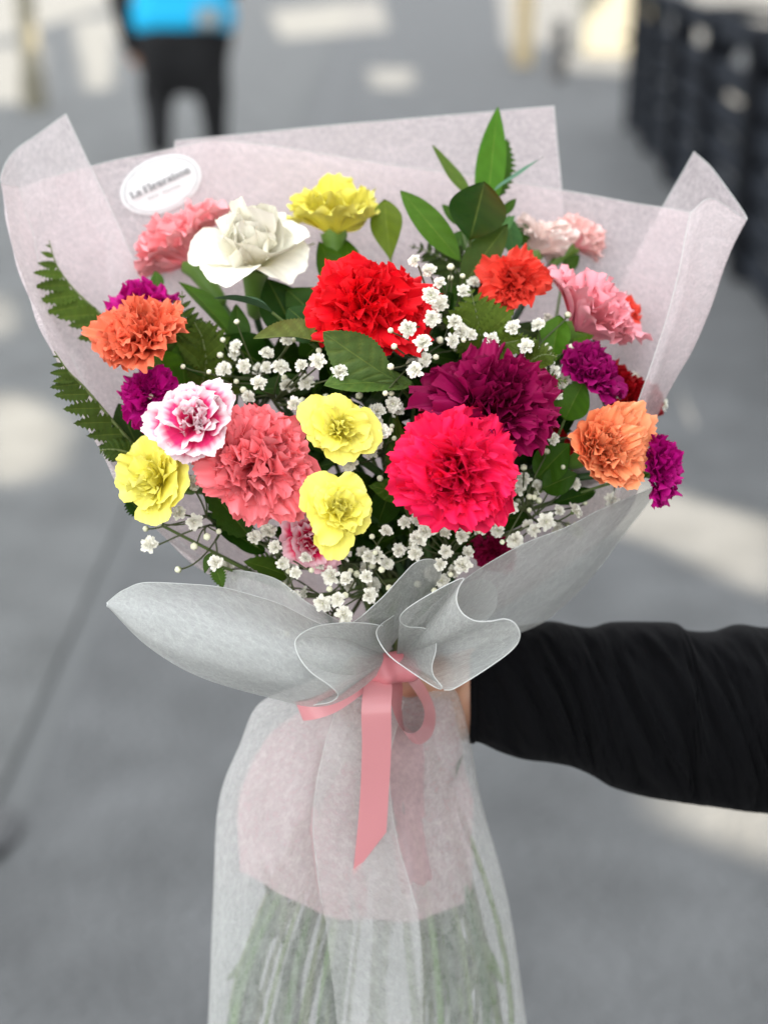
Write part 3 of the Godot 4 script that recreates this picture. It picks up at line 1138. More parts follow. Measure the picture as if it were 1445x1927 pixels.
func pedestrian() -> void:
	var o := on_ground(358, 288)
	var t := thing("person", "person in bright blue vest and black trousers walking away along the pavement", "person", Transform3D(Basis(Vector3.UP, PI + 0.1), o))
	var blk := flat(Color(0.005, 0.005, 0.006), 0.9)
	var skin: Material = M.skin
	var head := [
		[Vector3(0, 1.60, 0), Vector3(0, 1.66, 0.01), 0.085, 0.088], [Vector3(0, 1.55, 0.03), Vector3(0, 1.53, 0.055), 0.055, 0.035],
		[Vector3(0, 1.60, 0.09), Vector3(0, 1.575, 0.108), 0.012, 0.016], [Vector3(0.085, 1.60, 0), Vector3(0.09, 1.57, 0), 0.018, 0.012],
		[Vector3(-0.085, 1.60, 0), Vector3(-0.09, 1.57, 0), 0.018, 0.012], [Vector3(0, 1.40, -0.01), Vector3(0, 1.56, 0), 0.055, 0.052],
		[Vector3(0.17, 1.36, 0), Vector3(-0.17, 1.36, 0), 0.05, 0.05], [Vector3(0, 1.3, 0), Vector3(0, 0.95, 0), 0.11, 0.1],
	]
	part(t, "body", body_mesh(head, 0.016, 0.03), skin)
	part(t, "hair", body_mesh([[Vector3(0, 1.67, -0.02), Vector3(0, 1.62, -0.04), 0.088, 0.085]], 0.016, 0.02), flat(Color(0.02, 0.015, 0.012), 0.6))
	var trousers := [
		[Vector3(0.17, 0.80, 0), Vector3(-0.17, 0.80, 0), 0.165, 0.165],
		[Vector3(0.15, 0.64, 0), Vector3(-0.12, 0.64, 0), 0.15, 0.15], [Vector3(0.15, 0.52, 0.03), Vector3(-0.12, 0.52, 0.01), 0.125, 0.125], [Vector3(0.16, 0.74, 0), Vector3(0.21, 0.42, 0.06), 0.16, 0.11], [Vector3(0.21, 0.42, 0.06), Vector3(0.21, 0.08, -0.06), 0.11, 0.085],
		[Vector3(-0.15, 0.74, 0), Vector3(-0.18, 0.42, 0.02), 0.16, 0.11], [Vector3(-0.18, 0.42, 0.02), Vector3(-0.19, 0.08, 0.10), 0.11, 0.085],
	]
	part(t, "trousers", body_mesh(trousers, 0.02, 0.05), blk)
	for s in [[0.21, -0.06], [-0.19, 0.10]]:
		part(t, "shoe", body_mesh([[Vector3(s[0], 0.05, s[1] - 0.03), Vector3(s[0], 0.035, s[1] + 0.17), 0.048, 0.034]], 0.014, 0.01), blk)
	var vest := [
		[Vector3(0.19, 0.93, 0), Vector3(-0.19, 0.93, 0), 0.175, 0.175], [Vector3(0.17, 1.12, 0), Vector3(-0.17, 1.12, 0), 0.165, 0.165],
		[Vector3(0.15, 1.32, 0), Vector3(-0.15, 1.32, 0), 0.13, 0.13],
	]
	part(t, "vest", body_mesh(vest, 0.02, 0.08), flat(lin(0, 176, 226), 0.7))
	for s in [1, -1]:
		var arm := [[Vector3(s * 0.27, 1.38, 0), Vector3(s * 0.43, 1.08, -0.05), 0.075, 0.07], [Vector3(s * 0.43, 1.08, -0.05), Vector3(s * 0.37, 0.72, 0.06), 0.07, 0.06]]
		if s < 0: arm = [[Vector3(s * 0.26, 1.38, 0), Vector3(s * 0.34, 1.12, -0.03), 0.07, 0.062], [Vector3(s * 0.34, 1.12, -0.03), Vector3(s * 0.26, 1.08, 0.26), 0.062, 0.05]]
		part(t, "sleeve", body_mesh(arm, 0.018, 0.03), blk)
		var hp: Vector3 = arm[1][1]
		var hd: Vector3 = (arm[1][1] - arm[1][0]).normalized()
		var hand := [[hp, hp + hd * 0.09, 0.032, 0.038]]
		for f in 4: hand.append([hp + hd * 0.09 + Vector3(0, 0, (f - 1.5) * 0.019), hp + hd * (0.165 + 0.01 * (1.5 - absf(f - 1.5))) + Vector3(-s * 0.02, 0, (f - 1.5) * 0.018), 0.010, 0.008])
		hand.append([hp + hd * 0.03 + Vector3(0, 0, 0.03), hp + hd * 0.09 + Vector3(-s * 0.015, 0, 0.055), 0.012, 0.009])
		part(t, "hand", body_mesh(hand, 0.007, 0.008), skin)
	# small grey bag on the right hip
	var bag := thing("hip_bag", "small grey pouch at the right hip of the walking person", "bag", Transform3D(Basis(Vector3.UP, PI + 0.1), o + Vector3(0.2, 0.93, 0.2)))
	var b := new_batch()
	box_mesh(b, Vector3.ZERO, Vector3(0.17, 0.13, 0.07), Color.WHITE, Basis.IDENTITY, 0.02)
	part(bag, "pouch", batch_mesh(b), flat(Color(0.28, 0.34, 0.36), 0.8))
	b = new_batch()
	box_mesh(b, Vector3(0, 0.045, 0), Vector3(0.176, 0.05, 0.08), Color.WHITE, Basis.IDENTITY, 0.015)
	part(bag, "flap", batch_mesh(b), flat(Color(0.2, 0.26, 0.28), 0.8))

func wraps() -> void:
	sheet("wrapping_sheet", "upright pale sheet at the very back, its square corner behind the tall ruscus leaf", [
		[[330, 265, .874], [520, 246, .876], [790, 222, .876], [1042, 200, .874]],
		[[318, 450, .880], [520, 440, .884], [790, 430, .884], [1058, 400, .880]],
		[[330, 750, .886], [540, 750, .892], [800, 750, .892], [1060, 700, .886]],
		[[560, 1180, .872], [680, 1190, .876], [800, 1190, .876], [900, 1170, .872]]], 40, 40, M.paper_back, 0.003, 1)
	var c := sheet("wrapping_sheet", "wide pale sheet behind the flowers that carries the oval sticker", [
		[[28, 354, .832], [165, 314, .848], [330, 279, .858], [440, 266, .862], [700, 304, .868], [985, 346, .862], [1150, 374, .850], [1302, 399, .834]],
		[[60, 520, .82], [200, 520, .842], [340, 520, .858], [480, 520, .868], [720, 530, .874], [960, 540, .868], [1120, 560, .850], [1262, 580, .826]],
		[[185, 770, .80], [290, 750, .836], [400, 740, .858], [520, 740, .872], [730, 740, .880], [930, 740, .872], [1080, 760, .846], [1190, 790, .805]],
		[[330, 1010, .79], [420, 1010, .83], [510, 1000, .85], [590, 1000, .862], [740, 1000, .87], [870, 1000, .862], [990, 1000, .84], [1110, 1000, .80]],
		[[640, 1200, .81], [670, 1205, .83], [690, 1205, .846], [710, 1205, .85], [745, 1205, .852], [780, 1205, .85], [810, 1205, .84], [850, 1200, .815]]], 72, 56, M.paper_back, 0.0035, 2)
	sheet("wrapping_sheet", "pale sheet folded forward along the left side, pointed corner up", [
		[[125, 214, .846], [76, 250, .842], [22, 291, .832], [2, 340, .812], [40, 352, .826]],
		[[258, 505, .846], [170, 535, .838], [85, 550, .812], [36, 506, .788], [90, 560, .815]],
		[[330, 740, .852], [240, 755, .832], [185, 770, .798], [143, 748, .773], [185, 768, .794]],
		[[480, 960, .86], [400, 1000, .83], [330, 1020, .795], [285, 986, .765], [325, 1005, .785]],
		[[690, 1200, .855], [640, 1200, .84], [590, 1195, .815], [545, 1185, .782], [565, 1190, .80]]], 60, 60, M.paper_side, 0.003, 3)
	sheet("wrapping_sheet", "pale sheet rolled forward along the right side with a blunt corner up", [
		[[1305, 285, .848], [1343, 322, .842], [1402, 411, .812], [1338, 374, .788], [1298, 400, .784]],
		[[1165, 545, .848], [1240, 560, .842], [1336, 572, .808], [1290, 566, .782], [1262, 570, .778]],
		[[1080, 770, .852], [1150, 780, .84], [1228, 795, .802], [1205, 790, .774], [1186, 792, .772]],
		[[980, 970, .86], [1060, 985, .845], [1150, 1000, .81], [1130, 990, .785], [1115, 990, .783]],
		[[780, 1200, .855], [800, 1200, .845], [840, 1205, .82], [830, 1205, .80], [825, 1205, .798]]], 60, 60, M.paper_side, 0.0025, 4)
	sheet("wrapping_sheet", "smooth grey-white sheet across the lower right, front edge below the baby's breath", [
		[[1246, 905, .795], [1155, 950, .768], [1068, 990, .750], [960, 1036, .745], [855, 1106, .752], [765, 1190, .772]],
		[[1190, 985, .80], [1105, 1035, .772], [1030, 1060, .762], [940, 1100, .757], [848, 1150, .762], [765, 1210, .778]],
		[[1130, 1065, .808], [1060, 1110, .788], [990, 1130, .775], [915, 1155, .767], [838, 1190, .768], [766, 1225, .782]],
		[[1038, 1162, .818], [985, 1185, .802], [925, 1205, .79], [868, 1220, .785], [815, 1235, .785], [768, 1242, .79]]], 48, 40, M.paper_front, 0.0025, 5)
	sheet("wrapping_sheet", "curled grey-white sheet at the lower left, below the coral pink carnation", [
		[[424, 1084, .768], [450, 1074, .758], [520, 1090, .750], [575, 1130, .745], [660, 1180, .752]],
		[[415, 1120, .775], [450, 1140, .757], [520, 1160, .745], [600, 1190, .742], [690, 1212, .755]],
		[[520, 1200, .78], [560, 1215, .765], [610, 1230, .76], [670, 1238, .765], [730, 1242, .778]]], 40, 24, M.paper_front, 0.002, 6)
	sheet("wrapping_sheet", "large grey-white paper lobe with a pointed tip at the lower left", [
		[[203, 1137, .722], [236, 1110, .730], [285, 1094, .735], [400, 1102, .737], [530, 1142, .737], [640, 1186, .745], [725, 1225, .775]],
		[[204, 1139, .720], [245, 1142, .712], [305, 1150, .704], [430, 1175, .696], [550, 1210, .700], [645, 1228, .715], [728, 1235, .768]],
		[[205, 1140, .720], [250, 1180, .708], [312, 1210, .700], [440, 1255, .692], [570, 1285, .698], [655, 1270, .718], [730, 1242, .768]],
		[[206, 1141, .721], [250, 1192, .712], [306, 1234, .708], [435, 1293, .712], [580, 1327, .722], [655, 1312, .735], [734, 1252, .775]]], 60, 40, M.paper_front, 0.003, 7)
	gathered("wrapping_sheet", "small folded paper funnel overlapping the right end of the pointed lobe", [
		[720, 1178, .744], [690, 1173, .738], [645, 1172, .726], [592, 1180, .711], [558, 1202, .701], [561, 1232, .695], [584, 1264, .692], [620, 1290, .694], [636, 1308, .699], [622, 1321, .705], [590, 1327, .713]],
		[[740, 1222, .772], [736, 1224, .771], [732, 1228, .770], [730, 1232, .770], [730, 1236, .770], [732, 1240, .771], [736, 1244, .772]], 120, 26, M.paper_front, 0.0)
	gathered("wrapping_sheet", "ruffled grey-white paper gathered above the pink bow", [
		[567, 1172, .748], [648, 1178, .744], [710, 1133, .738], [754, 1086, .735], [783, 1058, .734], [814, 1053, .738], [830, 1071, .748], [819, 1104, .759], [783, 1133, .764], [734, 1163, .753], [711, 1182, .735], [711, 1202, .718], [733, 1234, .706], [776, 1266, .700], [822, 1295, .700], [831, 1292, .708], [816, 1272, .716], [813, 1252, .724], [820, 1224, .731], [818, 1197, .737], [797, 1182, .739], [766, 1179, .735], [752, 1165, .726], [764, 1147, .716], [802, 1122, .709], [846, 1098, .707], [872, 1088, .709], [863, 1106, .704], [859, 1130, .699], [870, 1154, .694], [893, 1168, .690], [922, 1169, .688], [950, 1165, .688], [969, 1174, .688], [978, 1196, .690], [965, 1221, .694], [922, 1254, .700], [858, 1294, .706], [836, 1299, .711]],
		[[706, 1230, .776], [716, 1232, .774], [722, 1234, .772], [728, 1236, .771], [734, 1238, .772], [738, 1240, .774], [742, 1241, .775], [746, 1241, .773], [750, 1240, .771], [756, 1240, .771], [762, 1241, .772], [768, 1243, .774], [774, 1246, .776]], 330, 26, M.paper_front, 0.0)
	gathered("wrapping_sheet", "inner curl of grey-white paper right of the ruffle", [
		[842, 1128, .722], [862, 1106, .722], [892, 1091, .722], [922, 1094, .728], [935, 1116, .736], [930, 1150, .744], [900, 1180, .750]],
		[[770, 1232, .776], [774, 1234, .777], [778, 1236, .778], [782, 1238, .780]], 70, 20, M.paper_front, 0.0, false)
	# sticker on the wide back sheet
	var d0 := depth_on(c.P, 303, 347) - 0.0022
	var o := at(303, 347, d0)
	var t := thing("sticker", "white oval shop sticker with thin border on the back wrapping sheet", "sticker", Transform3D(Basis.IDENTITY, o))
	var ang := 0.40
	var pos := func(a: float, k: float, lift: float) -> Vector3:
		var ex := cos(a) * 80.0 * k
		var ey := sin(a) * 52.0 * k
		var x := 303.0 + ex * cos(ang) - ey * sin(ang)
		var y := 347.0 - ex * sin(ang) - ey * cos(ang)
		return at(x, y, depth_on(c.P, x, y) - 0.0018 - lift) - o
	var ring := func(k0: float, k1: float, lift: float) -> ArrayMesh:
		var P := PackedVector3Array()
		var uv := PackedVector2Array()
		for j in 5:
			for i in 49:
				var a := -TAU * i / 48
				P.append(pos.call(a, lerpf(k0, k1, j / 4.0), lift))
				uv.append(Vector2(i / 48.0, j / 4.0))
		return grid_mesh(P, 48, 4, uv, PackedColorArray(), true)
	part(t, "disc", ring.call(0.001, 1.0, 0.0), flat(Color(0.66, 0.645, 0.64), 0.45))
	part(t, "border", ring.call(0.87, 0.93, 0.0003), flat(Color(0.50, 0.50, 0.50), 0.5))
	var f := SystemFont.new()
	f.font_names = PackedStringArray(["Droid Serif"])
	f.font_weight = 700
	var tm := TextMesh.new()
	tm.text = "La Fleuraison"
	tm.font = f
	tm.font_size = 48
	tm.pixel_size = 0.036 / 330.0
	tm.depth = 0.0002
	var e1: Vector3 = (pos.call(0.0, 0.8, 0.0) - pos.call(PI, 0.8, 0.0)).normalized()
	var e2: Vector3 = (pos.call(PI * 0.5, 0.8, 0.0) - pos.call(-PI * 0.5, 0.8, 0.0)).normalized()
	var e3 := e1.cross(e2).normalized()
	e2 = e3.cross(e1)
	var ink := flat(Color(0.10, 0.10, 0.105), 0.6)
	var wide := tm.get_aabb().size.x
	var sc := 0.0395 / wide
	var tb := Basis(e1, e2, e3).rotated(e3, 0.03)
	part(t, "lettering", tm, ink, Transform3D(tb.scaled_local(Vector3(sc, sc, sc)), e3 * 0.0016 + e2 * 0.0008))
	var lb := new_batch()
	for k in 9:
		if k == 3: continue
		box_mesh(lb, e3 * 0.0014 + e1 * (-0.010 + k * 0.0024) - e2 * 0.0052, Vector3(0.0019, 0.0006, 0.0002), Color.WHITE, tb)
	part(t, "small_line", batch_mesh(lb), flat(Color(0.28, 0.27, 0.27), 0.6))

func flowers() -> void:
	var coral := lin(244, 112, 70)
	var corald := lin(226, 74, 44)
	var red := lin(222, 6, 24)
	var mag := lin(178, 0, 118)
	var purp := lin(132, 0, 60)
	var pink := lin(238, 104, 116)
	var salm := lin(248, 146, 152)
	var yel := lin(240, 231, 106)
	var yeld := lin(250, 236, 78)
	var hot := lin(240, 14, 74)
	var wht := lin(246, 242, 226)
	var C := [
		["orange-coral frilled carnation highest on the left side", 255, 622, .752, 98, Vector3(-0.30, 0.72, 0.62), "dense", corald, lin(242, 122, 84), 101],
		["magenta carnation half hidden behind the orange-coral one", 262, 556, .790, 62, Vector3(-0.1, 0.9, 0.4), "loose", mag, lin(182, 6, 122), 102],
		["small loose magenta carnation left of the pink and white one", 272, 742, .752, 62, Vector3(-0.35, 0.25, 0.9), "loose", mag, mag, 103],
		["pink carnation with broad white petal edges, on the left", 360, 788, .710, 92, Vector3(-0.15, 0.28, 0.95), "bicolor", lin(232, 50, 116), lin(244, 222, 226), 104],
		["yellow carnation lowest on the left edge", 282, 896, .735, 87, Vector3(-0.55, 0.18, 0.8), "round", yeld, yel, 105],
		["large coral pink frilled carnation facing forward on the left", 482, 866, .722, 120, Vector3(-0.05, 0.16, 0.98), "full", lin(240, 92, 104), lin(246, 124, 130), 106],
		["salmon pink carnation seen from the side at the upper left", 345, 468, .838, 92, Vector3(-0.55, 0.78, -0.05), "fan", salm, lin(251, 160, 164), 107],
		["white carnation with drooping outer petals at the top", 480, 464, .800, 112, Vector3(0.05, 0.72, 0.68), "white", lin(246, 240, 204), wht, 108],
		["yellow carnation seen from the side at the top of the bouquet", 628, 408, .828, 88, Vector3(0.02, 0.98, 0.10), "fan", yeld, yel, 109],
		["scarlet red frilled carnation in the upper middle", 695, 562, .752, 122, Vector3(0.02, 0.55, 0.83), "full", red, lin(232, 12, 30), 110],
		["upper of the two yellow carnations in the middle", 637, 802, .720, 71, Vector3(0.02, 0.25, 0.96), "round", yeld, yel, 111],
		["lower of the two yellow carnations in the middle", 633, 962, .704, 74, Vector3(-0.02, 0.08, 1.0), "round", yeld, yel, 112],
		["large hot pink frilled carnation in the lower middle", 862, 882, .708, 128, Vector3(0.02, 0.22, 0.97), "full", hot, lin(246, 28, 86), 113],
		["large dark purple frilled carnation behind the hot pink one", 928, 742, .735, 134, Vector3(0.18, 0.62, 0.76), "dense", purp, lin(142, 2, 70), 114],
		["pink and white carnation tucked under the lower yellow one", 588, 1022, .748, 64, Vector3(-0.05, -0.25, 0.96), "bicolor", lin(214, 24, 80), lin(240, 190, 200), 115],
		["loose coral red carnation right of the ruscus leaves", 968, 522, .778, 68, Vector3(0.05, 0.45, 0.9), "loose", lin(214, 44, 34), lin(230, 70, 54), 116],
		["pale cream pink carnation behind the coral red one", 1015, 458, .845, 62, Vector3(0.45, 0.85, -0.1), "fan", lin(250, 218, 208), lin(252, 230, 222), 117],
		["light pink carnation farthest to the upper right", 1092, 452, .852, 52, Vector3(0.72, 0.62, 0.0), "fan", lin(248, 164, 168), lin(252, 206, 200), 118],
		["rose pink carnation seen from the side at the upper right", 1108, 592, .795, 104, Vector3(0.62, 0.74, 0.18), "fan", lin(246, 134, 152), lin(252, 168, 178), 119],
		["coral red carnation peeking out behind the rose pink one", 1164, 574, .822, 50, Vector3(0.5, 0.8, 0.2), "loose", lin(214, 44, 34), lin(232, 74, 56), 120],
		["magenta carnation below the rose pink one on the right", 1116, 690, .768, 72, Vector3(0.5, 0.68, 0.5), "full", lin(140, 0, 86), lin(150, 0, 94), 121],
		["dark red carnation at the right behind baby's breath", 1186, 736, .795, 80, Vector3(0.5, 0.6, 0.5), "loose", lin(150, 4, 14), lin(160, 6, 18), 122],
		["peach orange globe shaped carnation on the right", 1138, 842, .745, 98, Vector3(0.42, 0.22, 0.88), "bud", lin(248, 100, 58), lin(254, 158, 106), 123],
		["magenta carnation at the far right edge of the bouquet", 1246, 880, .758, 70, Vector3(0.92, 0.10, 0.36), "full", mag, lin(182, 4, 122), 124],
		["deep red carnation sunk between the purple and the peach ones", 1046, 842, .790, 44, Vector3(0.3, 0.4, 0.8), "loose", lin(170, 10, 20), lin(180, 14, 24), 125],
		["crimson carnation deep among the lower baby's breath", 928, 1032, .785, 44, Vector3(0.1, 0.2, 0.95), "loose", lin(150, 6, 60), lin(160, 10, 70), 126],
	]
	for f in C:
		carnation(f[0], f[1], f[2], f[3], f[4], f[5], f[6], f[7], f[8], f[9])

func greens() -> void:
	rng.seed = 77
	var g := lin(58, 92, 24)
	var gd := lin(34, 66, 16)
	var go := lin(78, 96, 30)
	var gb := lin(84, 122, 124)
	var fwd := dirc(0, 0.1, 1)
	# tall ruscus at the upper right
	var j := at(886, 500, .818)
	leaf_sprig("ruscus_sprig", "tall glossy ruscus sprig rising above the flowers at the upper right", "greenery", [
		[at(914, 412, .83), at(936, 198, .838), dirc(-0.3, 0, 1), 0.0185, lin(66, 112, 22), {"wide": 0.42, "bend": 0.02, "fold": 0.35}],
		[at(886, 372, .828), at(811, 276, .83), dirc(0.4, 0.5, 0.8), 0.0105, lin(86, 112, 52), {"bend": -0.06}],
		[at(930, 358, .82), at(1022, 295, .81), dirc(-0.2, 0.9, 0.5), 0.0085, gb, {"bend": 0.0, "wide": 0.3}],
		[at(884, 452, .80), at(912, 342, .79), dirc(0.05, 0.0, 1), 0.033, gd, {"wide": 0.52, "bend": 0.10, "rust": 0.5}],
		[at(866, 492, .81), at(755, 356, .806), dirc(0.25, 0.2, 1), 0.0185, lin(74, 112, 38), {"wide": 0.5, "bend": 0.06}],
		[at(866, 545, .805), at(952, 418, .80), dirc(-0.4, 0.1, 1), 0.021, lin(54, 76, 22), {"wide": 0.5, "rust": 0.3}],
		[at(872, 492, .815), at(968, 398, .825), dirc(-0.4, 0.2, 1), 0.014, lin(70, 112, 70), {"wide": 0.55}],
		[at(964, 480, .83), at(958, 402, .835), dirc(0.2, 0.2, 1), 0.013, lin(62, 104, 64), {}],
		[at(944, 405, .832), at(972, 372, .835), dirc(0.2, 0.2, 1), 0.006, g, {}],
		[at(868, 425, .832), at(832, 382, .835), dirc(0.2, 0.2, 1), 0.008, g, {}],
		[at(846, 480, .826), at(880, 430, .83), dirc(0.2, 0.2, 1), 0.012, lin(80, 118, 66), {}],
	], j)
	leaf_sprig("serrated_leaf_sprig", "toothed green leaf half hidden behind the tallest ruscus leaf", "greenery", [
		[at(938, 372, .842), at(956, 256, .846), dirc(0.1, 0, 1), 0.013, lin(58, 96, 24), {"serr": 0.28, "nv": 22}],
		[at(968, 470, .838), at(1003, 408, .836), dirc(-0.2, 0, 1), 0.009, lin(60, 92, 30), {"serr": 0.2}],
	], at(940, 520, .84))
	leaf_sprig("salal_sprig", "broad olive leaf standing upright behind the red carnation", "greenery", [
		[at(735, 492, .815), at(722, 372, .825), dirc(-0.2, 0.1, 1), 0.0195, lin(92, 112, 30), {"wide": 0.6, "bend": 0.08}],
	], at(740, 540, .815))
	# camellia-like leaves in the middle
	leaf_sprig("camellia_sprig", "folded dull green leaf with toothed edge under the red carnation", "greenery", [
		[at(775, 722, .752), at(612, 716, .728), dirc(0.15, 0.75, 0.65), 0.028, lin(84, 112, 66), {"serr": 0.04, "nv": 44, "nu": 14, "vein": 6.0, "bend": 0.10, "fold": 0.5, "wide": 0.5}],
		[at(745, 718, .742), at(608, 630, .726), dirc(-0.35, -0.2, 0.9), 0.026, lin(84, 108, 72), {"serr": 0.04, "nv": 44, "nu": 14, "vein": 6.0, "wide": 0.55, "fold": 0.2}],
	], at(780, 760, .775))
	leaf_sprig("camellia_sprig", "curled olive brown leaf pair between the white and red carnations", "greenery", [
		[at(622, 648, .745), at(484, 616, .732), dirc(0.1, 0.8, 0.6), 0.022, lin(90, 104, 58), {"serr": 0.04, "nv": 44, "nu": 14, "vein": 6.0, "bend": 0.25, "fold": 0.9, "rust": 0.3}],
		[at(512, 588, .766), at(408, 548, .764), dirc(0.25, 0.95, 0.15), 0.011, lin(66, 94, 84), {"bend": 0.20, "fold": 1.2}],
		[at(610, 640, .765), at(540, 575, .77), dirc(0, 0.3, 1), 0.024, gd, {"serr": 0.03}],
	], at(640, 690, .785))
	leaf_sprig("camellia_sprig", "dark green toothed leaf at the left edge of the hot pink carnation", "greenery", [
		[at(768, 930, .748), at(696, 914, .738), dirc(0.1, 0.1, 1), 0.013, lin(58, 88, 26), {"serr": 0.06, "nv": 40, "nu": 14, "vein": 5.0}],
		[at(760, 948, .75), at(744, 770, .752), dirc(-0.45, 0.1, 0.8), 0.016, lin(50, 78, 22), {"serr": 0.05, "nv": 44, "nu": 14, "vein": 6.0, "bend": -0.08, "rust": 0.35}],
	], at(775, 990, .78))
	leaf_sprig("salal_sprig", "dark broad leaves behind the white and red carnations", "greenery", [
		[at(560, 640, .80), at(505, 520, .80), dirc(0.1, 0.5, 0.8), 0.03, gd, {}],
		[at(640, 640, .80), at(540, 540, .795), dirc(-0.1, 0.4, 0.9), 0.034, lin(44, 76, 20), {}],
		[at(650, 560, .81), at(600, 448, .825), dirc(0, 0.3, 0.9), 0.018, lin(62, 98, 26), {}],
		[at(660, 520, .815), at(650, 445, .83), dirc(0, 0.3, 0.9), 0.014, lin(62, 98, 26), {}],
		[at(690, 680, .80), at(760, 660, .79), dirc(0, 0.4, 0.9), 0.022, gd, {}],
	], at(620, 690, .81))
	leaf_sprig("carnation_leaf_sprig", "thick green calyx leaf below the rose pink carnation", "greenery", [
		[at(1035, 690, .785), at(1052, 592, .785), dirc(-0.4, 0, 1), 0.019, lin(78, 122, 38), {"wide": 0.55, "bend": 0.05, "fold": 0.6}],
		[at(1075, 640, .79), at(1118, 628, .79), dirc(-0.1, 0.5, 0.8), 0.009, lin(96, 138, 52), {}],
		[at(1040, 640, .80), at(965, 610, .80), dirc(0, 0.5, 0.8), 0.016, lin(46, 66, 22), {}],
		[at(1060, 510, .85), at(1090, 478, .85), dirc(0, 0.2, 1), 0.009, g, {}],
	], at(1020, 760, .80))
	leaf_sprig("carnation_leaf_sprig", "green leaves between the purple and the peach carnations", "greenery", [
		[at(1062, 790, .77), at(1098, 716, .765), dirc(-0.2, 0.1, 1), 0.020, lin(72, 114, 36), {"fold": 0.6}],
		[at(1010, 900, .775), at(1070, 835, .765), dirc(-0.3, 0.2, 1), 0.021, lin(58, 96, 28), {}],
		[at(1020, 920, .77), at(1085, 890, .765), dirc(-0.1, 0.4, 1), 0.017, lin(50, 84, 22), {}],
		[at(1160, 905, .765), at(1222, 888, .755), dirc(0, 0.3, 1), 0.010, lin(82, 122, 40), {}],
		[at(1120, 925, .775), at(1040, 945, .77), dirc(0, 0.5, 1), 0.010, gd, {}],
	], at(990, 960, .79))
	leaf_sprig("carnation_leaf_sprig", "green leaves between the coral and magenta carnations on the left", "greenery", [
		[at(330, 720, .79), at(290, 660, .775), dirc(0, 0.2, 1), 0.022, lin(84, 130, 36), {}],
		[at(350, 740, .79), at(340, 640, .78), dirc(0, 0.2, 1), 0.020, lin(70, 114, 30), {}],
		[at(425, 760, .79), at(420, 690, .79), dirc(0.2, 0.2, 1), 0.018, lin(92, 112, 40), {}],
		[at(440, 640, .80), at(340, 508, .818), dirc(0.5, 0.3, 0.8), 0.013, lin(70, 108, 36), {"bend": 0.25, "fold": 0.8}],
		[at(455, 660, .80), at(445, 570, .80), dirc(0.2, 0.2, 1), 0.013, lin(58, 92, 34), {}],
		[at(480, 760, .80), at(455, 600, .80), dirc(0.4, 0.2, 1), 0.010, lin(40, 66, 34), {}],
		[at(262, 845, .785), at(222, 760, .78), dirc(-0.2, 0.2, 1), 0.020, lin(44, 66, 24), {}],
		[at(300, 548, .81), at(292, 508, .815), dirc(0, 0.2, 1), 0.008, g, {}],
	], at(440, 800, .81))
	leaf_sprig("carnation_leaf_sprig", "dark leaves under the coral pink carnation at the lower left", "greenery", [
		[at(470, 1010, .765), at(385, 905, .755), dirc(0, 0.5, 0.9), 0.020, lin(50, 78, 28), {"serr": 0.1}],
		[at(500, 1040, .77), at(410, 985, .76), dirc(0, 0.6, 0.8), 0.014, gd, {}],
		[at(545, 1085, .765), at(462, 1052, .758), dirc(0.1, 0.7, 0.7), 0.016, lin(62, 88, 34), {"serr": 0.1}],
		[at(470, 1030, .768), at(390, 960, .77), dirc(0, 0.7, 0.7), 0.013, gd, {}],
		[at(404, 1062, .752), at(420, 1106, .75), dirc(0, 0.4, 1), 0.008, lin(66, 98, 30), {"serr": 0.2}],
		[at(398, 1040, .752), at(384, 1078, .75), dirc(-0.5, 0.2, 1), 0.006, lin(54, 80, 28), {}],
		[at(268, 970, .755), at(236, 930, .75), dirc(0, 0.3, 1), 0.010, gd, {"serr": 0.2}],
	], at(540, 1110, .785))
	# dark filling leaves inside the bouquet
	var k := 0
	for hub in [[560, 860], [720, 800], [760, 980], [900, 960], [860, 640], [480, 720], [640, 1040], [1000, 860], [600, 720], [800, 720]]:
		k += 1
		rng.seed = 500 + k
		var lv := []
		for q in 15:
			var a := rng.randf() * TAU
			var ln := rng.randf_range(60, 140)
			var bx: float = hub[0] + rng.randf_range(-50, 50)
			var by: float = hub[1] + rng.randf_range(-50, 50)
			var dd := dome(bx, by) + rng.randf_range(0.03, 0.07)
			lv.append([at(bx, by, dd + 0.012), at(bx + cos(a) * ln, by - absf(sin(a)) * ln * 0.8 + 10, dd - 0.008), dirc(rng.randfn(0, .4), 0.5, 0.8), rng.randf_range(0.014, 0.026), lin(46, 74, 22).lerp(gd, rng.randf()), {"nv": 12, "nu": 6}])
		var words := ["behind the coral pink carnation", "behind the upper middle yellow carnation", "left of the hot pink carnation's foot", "under the hot pink carnation", "below the coral red and above the purple carnation", "above the pink and white carnation", "beside the half hidden pink and white carnation", "under the purple carnation's right side", "between curled leaf and upper yellow carnation", "left of the purple carnation"]
		leaf_sprig("filler_sprig", "dark filler leaves " + words[k - 1], "greenery", lv, at(hub[0], hub[1] + 60, dome(hub[0], hub[1]) + 0.075), "dark filler greenery")
	# ferns
	fern("arching fern frond against the paper at the far left, tip highest", [at(235, 640, .80), at(190, 592, .803), at(140, 545, .805), at(108, 500, .808), at(93, 452, .812)], dirc(0.35, 0.1, 1), 0.026, [-1.0], 10, 301, Color(0.05, 0.095, 0.018))
	fern("upright fern frond right of the orange-coral carnation", [at(362, 740, .79), at(352, 680, .787), at(345, 620, .785), at(343, 548, .783)], dirc(0, 0.1, 1), 0.024, [-1.0, 1.0], 12, 302, Color(0.045, 0.09, 0.02))
	fern("fern frond leaning right above the pink and white carnation", [at(378, 730, .783), at(388, 690, .78), at(382, 640, .778), at(366, 606, .777)], dirc(0, 0.1, 1), 0.021, [-1.0, 1.0], 10, 303, Color(0.055, 0.10, 0.02))
